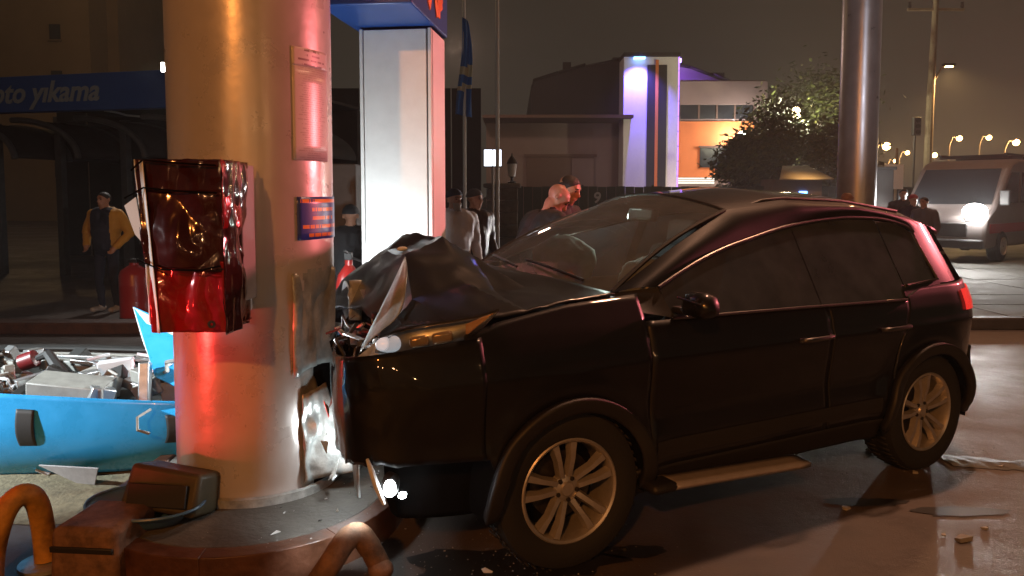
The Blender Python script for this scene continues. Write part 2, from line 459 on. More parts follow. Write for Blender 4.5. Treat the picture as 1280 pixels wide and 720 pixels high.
# soil and absorbent sand spilled beside the island
def soil():
    m = MB()
    def fn(a, b):
        ang = a * 2 * PI; rr = b
        x = -2.6 + math.cos(ang) * rr * (.95 + .16 * ns((math.cos(ang) * 2, math.sin(ang) * 2, 3)))
        y = 4.35 + math.sin(ang) * rr * (.78 + .2 * ns((math.cos(ang) * 2, math.sin(ang) * 2, 8)))
        z = .004 + (.05 + .03 * ns((x * 4, y * 4, 0))) * (1 - rr ** 2)
        return (x, y, z)
    m.grid(fn, 48, 14)
    return m.build('spilled_sand', 'sand')
kind(soil(), 'stuff', 'spilled olive brown sand and soil under the fallen dispenser')

# ------------------------------------------------------------------ the car wash on the left
def textmesh(s, size, depth, name, matn, parent, mtx, shear=0, align='LEFT'):
    c = bpy.data.curves.new('t', 'FONT'); c.body = s; c.size = size; c.extrude = depth; c.shear = shear; c.align_x = align
    c.offset = 0.022 * size; c.resolution_u = 3
    t = bpy.data.objects.new('t', c); SC2.collection.objects.link(t)
    me = evaluated_mesh(t)
    bpy.data.objects.remove(t)
    me.materials.clear(); me.materials.append(M[matn])
    me.transform(mtx)
    o = bpy.data.objects.new(name, me); col.objects.link(o)
    if parent: o.parent = parent
    return o

wA = at(-90, 150, 14.2); wB = at(300, 150, 12.65); wdir = Vector((wB.x - wA.x, wB.y - wA.y, 0)); wlen = wdir.length; wdir.normalize()
wash = thing('car_wash', (wA.x, wA.y, 0), 'open car wash with blue lettered fascia and curved grey canopies at the left', 'building', rz=math.atan2(wdir.y, wdir.x))
z0, z1 = 3.10, 3.74
fas = MB().box((wlen / 2, .1, (z0 + z1) / 2), (wlen, .2, z1 - z0)).build('fascia', 'fascia_blue', wash, bevel=.01)
tx = wlen * (90 + 6) / 390.
textmesh('oto y\u0131kama', .52, .008, 'lettering', 'letter_white', fas, Matrix.Translation((tx - .14, -.010, z0 + .17)) @ Matrix.Rotation(R(90), 4, 'X'), .28)
MB().box((wlen / 2, 4.6, 1.75), (wlen, .2, 3.5)).build('back_wall', 'wall_dark', wash)
MB().box((wlen / 2, 2.5, 3.56), (wlen - .04, 4.6, .06)).build('roof', 'wall_dark', wash)
for k in range(5):
    MB().box((.25 + k * (wlen - .5) / 4, 1.2, 1.52), (.14, .14, 3.04)).build('post', 'canopy_grey', wash, bevel=.01)
# curved canopy bays under the fascia (quarter arcs of sheet with a rib along the edge)
for k in range(5):
    x0 = .15 + k * 1.42
    def arc(t): a = t * PI * .5; return (x0 + 1.45 * math.sin(a), 2.30 + .72 * math.cos(a))
    m = MB()
    m.grid(lambda a, b: (arc(a)[0], .35 + b * 2.6, arc(a)[1]), 14, 1)
    cb = m.build('canopy_sheet', 'wall_dark', wash, solid=.02)
    for yy in (.32, 1.6):
        MB().tube([(arc(i / 12)[0], yy, arc(i / 12)[1] - .02) for i in range(13)], .055, 8).build('canopy_rib', 'canopy_grey', cb)
MB().box((1.95, 3.9, 1.25), (1.35, .08, 1.6)).build('wall_panel', 'wall_pale', wash, bevel=.01)
MB().box((4.9, 3.4, 2.2), (2.4, .2, .12)).build('ledge', 'wall_pale', wash, bevel=.01)
MB().box((3.3, 2.4, .32), (1.1, .3, .06)).build('bench_board', 'wall_pale', wash, bevel=.01)
fl = at(212, 84, 12.4)
lt = thing('flood_light', fl, 'small lit white floodlight above the car wash fascia next to the pillar', 'floodlight')
MB().box((0, .05, 0), (.30, .10, .18)).build('housing', 'van_dark', lt, bevel=.01)
MB().box((0, -.006, 0), (.26, .012, .14)).build('lens', 'lamp_white_hot', lt)
MB().bar((0, .08, .02), (0, .3, -.55), .04, .04).build('bracket', 'van_dark', lt)
lamp('flood_light_light', 'SPOT', fl + Vector((0, -.08, -.02)), 110, (1, .9, .82), .1, (-5.35, 10.2, 1.0), 34)
tubep = at(150, 140, 13.6)
tl = MB().tube([at(130, 138, 13.9), at(148, 141, 13.95), at(158, 144, 14.0), at(180, 146, 14.05)], .018, 6).build('cable_light', 'pole_white')
tag(tl, 'thin pale bent cable hanging under the canopy of the car wash', 'cable')

# beige tower block far behind the car wash
tb = thing('apartment_tower', (-29.5, 46, 0), 'tall beige apartment tower rising behind the car wash at the top left', 'building')
MB().box((0, 5, 13), (8.2, 10, 26)).build('wall', 'tower_beige', tb)
MB().box((4.45, 4, 13), (.7, 4, 25)).build('balcony_stack', 'tower_beige', tb)
for k in range(8):
    for x in (-2.2, 2.05):
        w_ = MB().box((x, -.06, 3.1 + k * 2.75), (.62, .1, .9)).build('window', 'window_dark', tb)
        MB().box((x, -.13, 2.60 + k * 2.75), (.8, .14, .08)).build('sill', 'tower_beige', w_)
lamp('tower_street_lamp_light', 'POINT', (-22, 36, 14), 420, (1, .62, .28), .3)

# ------------------------------------------------------------------ centre building
S = 45 / FPX
def bx(px): return (px - 640) * S
def bz(py): return CAMH + (HORIZ - py) * S
fac = thing('factory_hall', (bx(800), 45, 0), 'low industrial hall with purple lit white tower and orange wall', 'building')
cx = bx(800)
def L(px): return bx(px) - cx
prof = [(665, 104), (668, 98), (700, 88), (735, 78), (770, 71), (805, 69), (840, 73), (870, 79), (900, 90), (925, 101), (932, 108)]
m = MB(); poly = [(L(x), bz(y)) for x, y in prof]
pts = [(poly[0][0], 0)] + poly + [(poly[-1][0], 0)]
m.prism(pts, 0, -24, Matrix.Translation((0, 2.2, 0)) @ Matrix.Rotation(R(90), 4, 'X'))
m.build('hall_wall', 'hall_dark', fac)
for i in range(len(poly) - 1):
    (a, b), (c, d) = poly[i], poly[i + 1]
    m = MB(); m.add([(a, 2.0, b + .06), (c, 2.0, d + .06), (c, 26.3, d + .06), (a, 26.3, b + .06)], [(0, 1, 2, 3)]).build('roof_sheet', 'hall_roof', fac, solid=.12)
MB().box((L(712), 3.0, bz(82)), (.5, .5, 1.1)).build('roof_vent', 'hall_dark', fac)
MB().box((L(915), 5.0, bz(88)), (1.2, 1.2, .9)).build('roof_unit', 'hall_dark', fac)
MB().box((L(693), 3.0, bz(155) / 2), (L(778) - L(608), 6, bz(155))).build('side_wing', 'wing_beige', fac)
MB().box((L(693), -.06, bz(154) + .04), (L(778) - L(608) + .2, 6.2, .16)).build('parapet', 'wing_brown', fac)
g = MB().box((L(700), -.08, (bz(197)) / 2), (L(742) - L(658), .12, bz(197))).build('gate', 'wing_brown', fac)
MB().box((L(728), -.17, bz(198) / 2), (L(741) - L(714), .06, bz(199))).build('gate_leaf', 'wing_beige', g)
MB().box((L(700), -.12, bz(195)), (L(745) - L(655), .2, .16)).build('lintel', 'wing_brown', g)
# right wing
MB().box((L(897), 3.0, bz(104) / 2), (L(950) - L(845), 7, bz(104))).build('office_wing', 'wing_beige', fac)
MB().box((L(897), -.62, bz(120)), (L(952) - L(845.5), .26, bz(103) - bz(131))).build('fascia_band', 'wing_beige', fac)
rw = MB().box((L(890), -.56, bz(142)), (L(934) - L(846), .1, bz(133) - bz(151))).build('ribbon_window', 'window_dark', fac)
for px in (868, 890, 912):
    MB().box((L(px), -.63, bz(142)), (.10, .06, bz(133) - bz(151))).build('mullion', 'wing_brown', rw)
MB().box((L(890), -.56, bz(188)), (L(938) - L(846), .1, bz(154) - bz(222))).build('orange_panel', 'orange_wall', fac)
w_ = MB().box((L(893), -.65, bz(198)), (L(916) - L(870), .08, bz(186) - bz(210))).build('window', 'window_dark', fac)
MB().box((L(893), -.70, bz(185)), (L(918) - L(869), .1, .12)).build('frame', 'wing_brown', w_)
for k in range(3):
    MB().box((L(866), -.66 - k * .01, bz(223.5) - k * .13), (L(890) - L(846), .1, .09)).build('lit_slat', 'strip_lit', fac)
# the tower
mg = MB(); gp_ = [(L(x), bz(y) - .12) for x, y in prof if x >= 840]; gp_ = [(gp_[0][0], 6.0)] + gp_ + [(gp_[-1][0], 6.0)]
mg.prism(gp_, 0, .1, Matrix.Translation((0, 2.19, 0)) @ Matrix.Rotation(R(90), 4, 'X')); mg.build('gable_wall', 'gable_grey', fac)
bx_o, bz_o = bx, bz
def bx(px): return bx_o(px) * .949
def bz(py): return CAMH + (bz_o(py) - CAMH) * .949
tw = MB().box((0 + L(811.5), -1.4, bz(73) / 2), (L(845) - L(778), 1.8, bz(73))).build('light_tower', 'tower_white', fac)
MB().box((L(812), -2.33, bz(84) / 2), (.47, .06, bz(84))).build('dark_strip', 'strip_dark', tw)
MB().box((L(825.5), -2.33, bz(84) / 2), (.50, .06, bz(84))).build('dark_strip', 'strip_dark', tw)
MB().box((L(818.6), -2.36, bz(78) / 2), (.17, .05, bz(78))).build('orange_strip', 'orange_wall', tw)
MB().box((L(811.5), -1.5, bz(72)), (L(846) - L(777), 2.2, .2)).build('tower_cap', 'hall_dark', tw)
MB().box((L(796), -2.55, bz(76.5)), (.62, .3, .10)).build('led_lamp', 'led_blue', tw)
MB().box((L(848), -1.9, bz(77)), (.2, .2, .22)).build('led_lamp', 'led_purple', tw)
for z in range(11):
    MB().box((L(845) + .05, -2.25, .55 + z * .84), (.05, .10, .8)).build('led_strip', 'led_strip', tw)
c0 = Vector((cx, 45, 0))
L_t = L

lamp('tower_led_light', 'SPOT', c0 + Vector((L(795), -3.3, bz(74))), 4200, (.17, .12, 1), .1, c0 + Vector((L(795), -2.3, 5.0)), 100, .9)
lamp('tower_led_side_light', 'SPOT', c0 + Vector((L(852), .2, bz(88))), 520, (.38, .16, 1), .1, c0 + Vector((L(900), 2.2, bz(92))), 110, .7)
lamp('tower_foot_light', 'SPOT', c0 + Vector((L(800), -9, .4)), 260, (1, .86, .85), .2, c0 + Vector((L(808), -2.3, 2.2)), 60, .7)
lamp('orange_wall_light', 'SPOT', c0 + Vector((L(880), -5, .5)), 420, (1, .72, .5), .2, c0 + Vector((L(872), -.5, 2.6)), 95, .7)
lamp('yard_lamp_light', 'POINT', (-2.5, 34, 8), 700, (1, .66, .5), .4)
bx, bz = bx_o, bz_o
wl = thing('wall_lamp', at(927, 169, 43.5), 'bright white wall lamp in front of the orange wall', 'lamp')
MB().ball((0, 0, 0), .22, 10).build('bulb', 'lamp_white_hot', wl)
MB().bar((0, .1, .1), (0, 1.0, .35), .06, .06).build('arm', 'van_dark', wl)
lamp('wall_lamp_light', 'POINT', at(927, 169, 43.1), 420, (1, .93, .85), .15)

# dark fence in front of the hall, its boards one by one
fe = thing('yard_fence', (10.2, 31, 0), 'dark green board fence in front of the industrial hall with white number', 'fence')
for k in range(62):
    MB().box((-10.3 + k * .38, 0, .97 + .015 * math.sin(k * 1.7)), (.365, .03, 1.94)).build('board', 'fence_green', fe)
for k in range(9):
    MB().box((-10.2 + k * 2.9, .06, 1.0), (.08, .08, 2.02)).build('post', 'fence_green', fe)
textmesh('9', .62, .004, 'painted_number', 'letter_white', fe, Matrix.Translation((bx(741) * 31 / 45 - 10.2, -.022, 1.28)) @ Matrix.Rotation(R(90), 4, 'X'), .1)

# stone wall with pier on the left of the fence, built of blocks
sw = thing('stone_wall', (-1.2, 15.5, 0), 'low grey block wall with lantern pier behind the white column', 'wall')
blk = MB().box((0, 0, 0), (.485, .3, .238)).build('block', 'stone_wall', bevel=.012)
bme = blk.data; bpy.data.objects.remove(blk)
rb = random.Random(9)
for r in range(5):
    for k in range(11):
        o = bpy.data.objects.new('block', bme); col.objects.link(o); o.parent = sw
        o.location = (-4.2 + k * .495 + (.247 if r % 2 else 0), rb.uniform(-.008, .008), .13 + r * .25)
        if rb.random() < .5: o.rotation_euler.z = PI
        # bevel modifiers live on objects, so each block gets its own
        md = o.modifiers.new('bevel', 'BEVEL'); md.width = .012; md.segments = 2
MB().box((-1.6, 0, 1.30), (5.6, .36, .09)).build('coping', 'stone_wall', sw, bevel=.015)
MB().box((-1.6, .02, .60), (5.4, .2, 1.2)).build('core', 'wall_dark', sw)
for r in range(7):
    MB().box((1.0 + .004 * (r % 2), -.02, .13 + r * .25), (.64, .44, .24)).build('pier_block', 'stone_wall', sw, bevel=.015)
MB().box((1.0, -.02, 1.80), (.76, .54, .09)).build('pier_cap', 'stone_wall', sw, bevel=.02)
wl2 = thing('lantern', (sw.location.x + 1.2, 15.48, 1.845), 'small dark lantern with white glass standing on the wall pier', 'lantern')
MB().lathe([(.09, 0), (.09, .03), (.03, .06), (.03, .12), (.07, .14)], 12, cap=True).build('base', 'van_dark', wl2)
MB().lathe([(.07, .14), (.10, .38), (.09, .40)], 12, cap=True).build('glass', 'lamp_white', wl2)
MB().lathe([(.12, .40), (.08, .48), (.02, .56), (.01, .62)], 12, cap=True).build('cap', 'van_dark', wl2)
# panel fence between stone wall and the car wash
dw = thing('dark_hoarding', (-6.3, 20, 0), 'dark metal sheet hoarding behind the forecourt, left of the block wall', 'fence')
for k in range(14):
    MB().box((-5.3 + k * .8, 0, 2.2), (.77, .05, 4.4)).build('panel', 'wall_dark', dw, bevel=.01)
pw = MB().box((at(430, 240, 8.6).x, 8.6, .98), (.36, .4, 1.96)).build('service_cabinet', 'wall_pale', bevel=.02)
tag(pw, 'pale grey service cabinet just right of the big round pillar', 'cabinet')

# ------------------------------------------------------------------ flags, sign boards, poles
def flagpole(px, ybot, Y, label, flag):
    b = at(px, ybot, Y); p = thing('flag_pole', (b.x, Y, 0), label, 'flagpole', 'flagpoles behind the white column')
    MB().tube([(0, 0, 0), (0, 0, 3), (0, 0, 9)], [.032, .03, .024], 8).build('pole', 'pole_white', p)
    MB().lathe([(.10, 0), (.10, .04), (.04, .08)], 10, cap=True).build('base_plate', 'pole_metal', p)
    if flag:
        m = MB(); top, bot = at(px, 22, Y).z, at(px, 143, Y).z
        def fn(a, b_):
            wd = lerp(.10, .30, b_ ** .7); x = (a - .5) * wd * .9 + .02 + .03 * math.sin(b_ * 5); y = .07 * math.sin(a * 9 + b_ * 3) * (0.3 + b_)
            return (x, y - .05, lerp(top, bot, b_) - .06 * a)
        m.grid(fn, 16, 24); f = m.build('flag', ['flag_blue', 'flag_pale'], p, solid=.004, angle=60)
        for q in f.data.polygons:
            z = q.center.z; t = (top - z) / (top - bot)
            if .5 < t < .60 or .70 < t < .75: q.material_index = 1
flagpole(581, 245, 12.5, 'white flagpole with a limp blue and cream flag', True)
flagpole(622, 290, 12.0, 'bare thin white flagpole beside the stone pier', False)
ls = thing('lit_sign', (at(616, 200, 14).x, 14.0, 0), 'small glowing white sign board on a thin post between flagpole and pier', 'sign')
zt, zb = at(616, 186, 14).z, at(616, 209, 14).z
MB().box((0, 0, (zt + zb) / 2), (.34, .09, zt - zb)).build('sign_box', 'van_dark', ls, bevel=.008)
for sx in (-1, 1): MB().box((sx * .083, -.05, (zt + zb) / 2), (.15, .012, zt - zb - .04)).build('panel', 'sign_lit', ls)
MB().tube([(0, 0, 0), (0, 0, zb)], .025, 8).build('post', 'pole_metal', ls)

# the slim grey canopy column on the right
cp = at(1070, 252, 13.5)
gcol = thing('canopy_column', (cp.x, 13.5, 0), 'tall slim grey metal canopy column behind the car', 'column')
MB().lathe([(.325, .0), (.325, 3.0), (.325, 6.5)], 40, cap=True).build('shaft', 'pole_metal', gcol)
MB().lathe([(.40, 0), (.40, .25), (.33, .30)], 40).build('base_collar', 'pole_metal', gcol)

# utility pole with crossarm and lit lamp
up_ = at(1158, 250, 38); U = thing('utility_pole', (up_.x, 38, 0), 'tall concrete utility pole with crossarm and lit orange street lamp', 'pole')
MB().tube([(0, 0, 0), (0, 0, 6), (.1, 0, 11.6)], [.22, .18, .13], 10).build('pole', 'pole_concrete', U)
za = at(1165, 12, 38).z
MB().bar((-1.3, 0, za), (1.5, 0, za), .12, .12).build('crossarm', 'pole_concrete', U)
for x in (-1.2, .1, 1.4): MB().lathe([(.05, 0), (.09, .1), (.06, .2), (.08, .3)], 8, Matrix.Translation((x, 0, za + .06)), cap=True).build('insulator', 'van_dark', U)
lx, lz = at(1186, 82, 38).x - up_.x, at(1186, 82, 38).z
MB().tube([(.05, 0, lz - 1.0), (.5, 0, lz - .1), (lx, 0, lz + .05)], .04, 8).build('lamp_arm', 'pole_concrete', U)
hd = MB().box((lx, 0, lz + .04), (.6, .25, .12)).build('lamp_head', 'van_dark', U, bevel=.03)
MB().box((lx, 0, lz - .05), (.36, .16, .05)).build('bulb', 'lamp_sodium', hd)
lamp('utility_lamp_light', 'SPOT', (up_.x + lx, 38, lz - .1), 3800, (1, .6, .24), .12, (up_.x + lx + .6, 36, 0), 130, .5)
ts = thing('traffic_signal', (at(1142, 250, 36).x, 36, 0), 'dark traffic signal head on a pole left of the utility pole', 'traffic light')
tz = at(1142, 158, 36).z
MB().box((0, 0, tz), (.36, .25, .85)).build('signal_head', 'van_dark', ts, bevel=.03)
MB().tube([(0, .1, 0), (0, .1, tz)], .05, 8).build('post', 'van_dark', ts)
for k in range(3): MB().lathe([(.10, 0), (.10, .08)], 10, Matrix.Translation((0, -.13, tz + .27 - k * .27)) @ Matrix.Rotation(R(90), 4, 'X'), cap=True).build('lens', 'window_dark', ts)

def street_lamp(px, py, Y, k, label, sz=.16, power=260, matn='lamp_sodium', side=1):
    p = at(px, py, Y)
    o = thing('street_lamp', (p.x - side * .9, Y, 0), label, 'street lamp', 'far lit street lamps')
    MB().tube([(0, 0, 0), (0, 0, p.z * .9), (side * .3, 0, p.z + .12), (side * .9, 0, p.z + .15)], [.10, .07, .05, .04], 8).build('pole', 'pole_concrete', o)
    MB().box((side * .9, 0, p.z + .17), (.5, .22, .12)).build('lamp_head', 'van_dark', o, bevel=.03)
    MB().ball((side * .9, -.02, p.z), sz, 10).build('bulb', matn, o)
    lamp('street_lamp_light', 'POINT', (p.x, Y - .3, p.z - .25), power, (1, .6, .26), .15)
SL = [(1108, 183, 60, 'far street lamp with a bright orange glow just right of the grey column', .30, 900),
      (1119, 201, 85, 'small dim street lamp low below the bright one by the grey column', .22, 500),
      (1134, 191, 90, 'far small street lamp between grey column and utility pole', .25, 500),
      (1168, 194, 90, 'far street lamp right of the foot of the utility pole', .30, 600),
      (1199, 173, 70, 'far orange street lamp above the van roof, left of three', .25, 600),
      (1236, 172, 75, 'far orange street lamp above the van roof, middle of three', .25, 600),
      (1270, 178, 62, 'far orange street lamp above the van roof, right of three', .26, 700)]
for k, (x, y, Y, lb, s_, pw_) in enumerate(SL): street_lamp(x, y, Y, k, lb, s_, pw_)

ps = thing('parking_sign', (at(1117, 222, 22).x, 22, 0), 'small square white sign plate on a thin post right of the grey column', 'sign')
z_ = at(1117, 221, 22).z
MB().box((0, 0, z_), (.56, .03, .72)).build('plate', 'lamp_white', ps, bevel=.006)
MB().tube([(-.04, .05, 0), (-.04, .05, z_ + .3)], .03, 8).build('post', 'pole_white', ps)
tp = MB().tube([(at(1121, 190, 26).x, 26, 0), (at(1121, 190, 26).x, 26, at(1121, 185, 26).z)], .045, 8).build('marker_post', 'pole_concrete')
tag(tp, 'thin tall bare post lit orange behind the white sign plate', 'post')
db = thing('dark_booth', (at(1098, 230, 19).x, 19, 0), 'narrow dark booth standing right behind the grey column', 'booth')
MB().box((0, 0, 1.12), (.52, .5, 2.24)).build('body', 'van_dark', db, bevel=.02)
MB().box((0, 0, 2.27), (.62, .6, .08)).build('roof', 'van_dark', db, bevel=.01)

# kiosk with striped awning under the trees
kq = thing('kiosk', (at(995, 230, 30).x, 30, 0), 'small kiosk with a pale sloping awning under the trees', 'kiosk')
zk = at(995, 224, 30).z
MB().add([(-1.05, -1.1, zk), (1.05, -1.1, zk), (.55, .3, zk + .55), (-.45, .3, zk + .55)], [(0, 1, 2, 3)]).build('awning', 'awning', kq, solid=.06)
MB().box((0, .6, zk / 2), (1.9, 1.6, zk)).build('body', 'wing_brown', kq)
MB().box((.2, -.24, 1.62), (.30, .06, .25)).build('blue_light', 'beacon_blue', kq)
MB().box((-.55, -.24, 1.5), (.5, .06, .2)).build('lit_counter', 'strip_lit', kq)
lamp('kiosk_light', 'POINT', (kq.location.x, 28.0, 2.6), 90, (1, .72, .4), .1)

# ------------------------------------------------------------------ trees
def tree(px, pyb, pyt, Y, w, label, seed, n=9000, dense=.55):
    rn = random.Random(seed); base = at(px, pyb, Y); H = at(px, pyt, Y).z
    o = thing('tree', (base.x, Y, 0), label, 'tree', 'trees behind the fence')
    tr = MB(); tips = []
    tr.tube([(0, 0, 0), (.06, .02, H * .25), (-.05, .05, H * .5), (.05, 0, H * .8)], [.17, .13, .09, .03], 9)
    for k in range(15):
        a = rn.uniform(0, 2 * PI); h0 = H * rn.uniform(.22, .66); rr = w * rn.uniform(.4, .95)
        tip = Vector((math.cos(a) * rr, math.sin(a) * rr, min(H * .95, h0 + H * rn.uniform(.12, .34))))
        mid = Vector((tip.x * .45, tip.y * .45, lerp(h0, tip.z, .62)))
        tr.tube([(0, 0, h0), mid, tip], [.06, .035, .012], 6); tips += [tip, mid.lerp(tip, .55)]
    tips += [Vector((rn.uniform(-.3, .3) * w, rn.uniform(-.3, .3) * w, H * rn.uniform(.8, .96))) for _ in range(4)]
    tr.build('trunk', 'bark', o)
    cr = MB(); mi = []
    for c in range(n):
        t = rn.choice(tips); s_ = w * .30
        p = t + Vector((rn.gauss(0, s_), rn.gauss(0, s_), rn.gauss(0, s_ * .75)))
        if p.z < H * .12: p.z = H * .12 + rn.random() * .3
        ll = rn.uniform(.09, .19); u = Vector((rn.gauss(0, 1), rn.gauss(0, 1), rn.gauss(0, .7))).normalized(); v = u.orthogonal().normalized()
        cr.add([p - u * ll, p + v * ll * .45, p + u * ll, p - v * ll * .45], [(0, 1, 2, 3)])
        mi.append(rn.choice((0, 0, 1, 1, 2)))
    c = cr.build('crown', ['leaf0', 'leaf1', 'leaf2'], o, flat=True, fixn=False, merge=False)
    c.data.polygons.foreach_set('material_index', mi)
    return o
tree(936, 250, 172, 33, 1.15, 'low bushy tree with rounded crown in front of the orange wall', 11, 6500)
tree(965, 250, 128, 36, 1.6, 'middle tree partly lit by a white lamp behind it', 12, 6000)
tree(1010, 250, 98, 40, 2.5, 'tallest dark tree just left of the grey column', 13, 9000)
tree(1040, 250, 150, 34, 1.5, 'dark tree directly beside the grey column above the kiosk', 14, 5500)
tl_ = at(995, 142, 37.4)
lh = thing('garden_lamp', (tl_.x, tl_.y, 0), 'white lamp on a post shining through the tree crown', 'lamp')
MB().tube([(0, 0, 0), (0, 0, tl_.z)], .05, 8).build('post', 'van_dark', lh)
MB().ball((0, 0, tl_.z), (.22, .22, .34), 10).build('bulb', 'lamp_warm', lh)
lamp('garden_lamp_light', 'POINT', (tl_.x - .1, tl_.y - .6, tl_.z - .1), 1300, (1, .93, .62), .15)
for x, y, Y in ((1062, 184, 50), (1016, 133, 46)):
    q = at(x, y, Y); o = thing('yard_light', (q.x, Y, 0), 'tiny warm light at the edge of the tree by the grey column' if x > 1050 else 'tiny warm light glinting inside the tallest tree crown', 'lamp')
    MB().tube([(0, 0, 0), (0, 0, q.z)], .04, 6).build('post', 'van_dark', o); MB().ball((0, 0, q.z), .1, 8).build('bulb', 'lamp_warm', o)

# parked cars behind the fence line (low silhouettes over the roof of the black car)
def far_car(px, Y, label, matn, seed):
    p = atz(px, 262, 0); o = thing('parked_car', (at(px, 240, Y).x, Y, 0), label, 'car', 'parked cars in the far yard')
    pr = [(-2.1, .35), (-2.1, .75), (-1.95, .88), (-1.1, .95), (-.5, 1.38), (.8, 1.42), (1.5, 1.0), (2.05, .92), (2.1, .35)]
    m = MB(); m.prism(pr, -.82, .82, Matrix.Rotation(R(90), 4, 'X')); m.build('body', matn, o, bevel=.06)
    for s_ in (-1, 1):
        MB().add([(-1.0, s_ * .83, .98), (-.46, s_ * .83, 1.33), (.76, s_ * .83, 1.36), (1.3, s_ * .83, 1.0)], [(0, 1, 2, 3)]).build('side_window', 'window_dark', o)
        for x in (-1.3, 1.3): MB().lathe([(.02, -.1), (.31, -.1), (.33, 0), (.31, .1), (.02, .1)], 20, Matrix.Translation((x, s_ * .76, .33)) @ Matrix.Rotation(R(90), 4, 'X')).build('wheel', 'tyre', o)
far_car(925, 26, 'pale parked car in the yard, just over the roof of the black car', 'lamp_white', 1)

# ------------------------------------------------------------------ the emergency van on the right
va = thing('emergency_van', (0, 0, 0), 'high roofed pale van with blazing headlight at the right edge', 'van')
near = at(1232, 300, 16.0)
va.rotation_euler = (0, 0, R(40)); 
# local: x to the rear, y to its right-hand... near side is y = -.95
va.location = (near.x + .95 * -math.sin(R(40)) * -1 * -1, near.y + .95 * math.cos(R(40)), .128)
pr = [(.0, .32), (-.04, .62), (.02, .98), (.35, 1.14), (.52, 1.22), (1.30, 2.05), (1.55, 2.22), (1.9, 2.30), (5.2, 2.30), (5.3, 2.2), (5.32, .9), (5.3, .32)]
m = MB(); m.prism(pr, -.95, .95, Matrix.Rotation(R(90), 4, 'X')); m.build('body', 'van_body', va, bevel=.07)
for s_ in (-1, 1):
    y = s_ * .957
    MB().add([(.80, y, 1.30), (1.42, y, 1.98), (1.95, y, 2.0), (1.95, y, 1.30)], [(0, 1, 2, 3)]).build('cab_window', 'window_dark', va)
    MB().add([(2.1, y, 1.30), (2.1, y, 2.0), (4.9, y, 2.0), (4.9, y, 1.30)], [(0, 1, 2, 3)]).build('side_window', 'window_dark', va)
    MB().box((2.7, s_ * .96, .75), (5.0, .012, .2)).build('side_stripe', 'cloth_red', va)
    for x in (.95, 4.2):
        w_ = MB().lathe([(.02, -.12), (.30, -.12), (.35, -.08), (.35, .08), (.30, .12), (.02, .12)], 24, Matrix.Translation((x, s_ * .87, .35)) @ Matrix.Rotation(R(90), 4, 'X')).build('wheel', 'tyre', va)
        MB().lathe([(.02, 0), (.2, .0), (.2, .02)], 18, Matrix.Translation((x, s_ * .995, .35)) @ Matrix.Rotation(R(90), 4, 'X')).build('hub_cap', 'alloy', w_)
    MB().box((.70, s_ * 1.07, 1.42), (.10, .2, .34)).build('mirror', 'van_dark', va, bevel=.03)
    hl = MB().box((.10, s_ * .70, 1.04), (.30, .36, .20), Matrix.Rotation(R(-22), 3, 'Y')).build('headlight', 'lamp_white', va, bevel=.04)
    MB().ball((-.06, s_ * .74, 1.12), (.08, .25, .18), 12).build('lit_lens', 'lamp_white_hot', hl)
MB().add([(.56, -.86, 1.26), (1.30, -.80, 2.06), (1.30, .80, 2.06), (.56, .86, 1.26)], [(0, 1, 2, 3)], Matrix.Translation((-.012, 0, .014))).build('windscreen', 'window_dark', va)
MB().box((-.05, 0, .72), (.06, 1.2, .30)).build('grille', 'van_dark', va, bevel=.02)
MB().box((-.06, 0, .42), (.16, 1.86, .2)).build('bumper', 'van_dark', va, bevel=.04)
rk = MB()
for y in (-.7, .7): rk.bar((1.8, y, 2.42), (5.1, y, 2.42), .05, .05)
for x in (1.9, 2.9, 3.9, 5.0): rk.bar((x, -.72, 2.38), (x, .72, 2.38), .05, .08)
rk.build('roof_rack', 'van_dark', va)
th = R(40); VL = lambda x, y, z: Vector((va.location.x + math.cos(th) * x - math.sin(th) * y, va.location.y + math.sin(th) * x + math.cos(th) * y, z + .128))
lamp('van_high_beam_light', 'SPOT', VL(-.22, .74, 1.16), 5200, (1, .96, .94), .08, (-1.0, 6.6, 1.75), 22, .8)
lamp('van_headlight_light', 'SPOT', VL(-.18, -.74, 1.14), 420, (1, .97, .92), .10, VL(-9.0, -4.0, 3.4), 120, .8)
#lamp('van_beacon_light', 'POINT', VL(1.75, -.5, 2.75), 160, (1, .13, .16), .12)
# ------------------------------------------------------------------ the big round pillar
PX, PY, PR = -1.32, 3.85, .395
FACE = math.atan2(-PY, -PX)           # direction from the pillar to the viewer
pil = thing('pillar', (PX, PY, .15), 'big round metal clad pillar struck and dented by the car', 'pillar')
HIT = math.atan2(-.10, 1.0)           # side the car struck
def angd(a, b): return (a - b + PI) % (2 * PI) - PI
def pill_r(a, z):
    d = angd(a, HIT); k = math.exp(-(d / .50) ** 2) * smooth((1.12 - z) / .30)
    r = PR - .055 * k
    r += k * (.030 * ns((a * 3.1, z * 3.4, 1)) + .022 * abs(ns((a * 7, z * 5.2, 4))) + .010 * math.sin(z * 21 + a * 4))
    r += .0022 * ns((a * 2.5, z * 1.3, 9))
    return r
def clad(a0, a1, z0, z1, na, nz, matn, off=0):
    m = MB(); m.grid(lambda s, t: (lambda a, z: ((pill_r(a, z) + off) * math.cos(a), (pill_r(a, z) + off) * math.sin(a), z))(lerp(a0, a1, s), lerp(z0, z1, t)), na, nz)
    return m
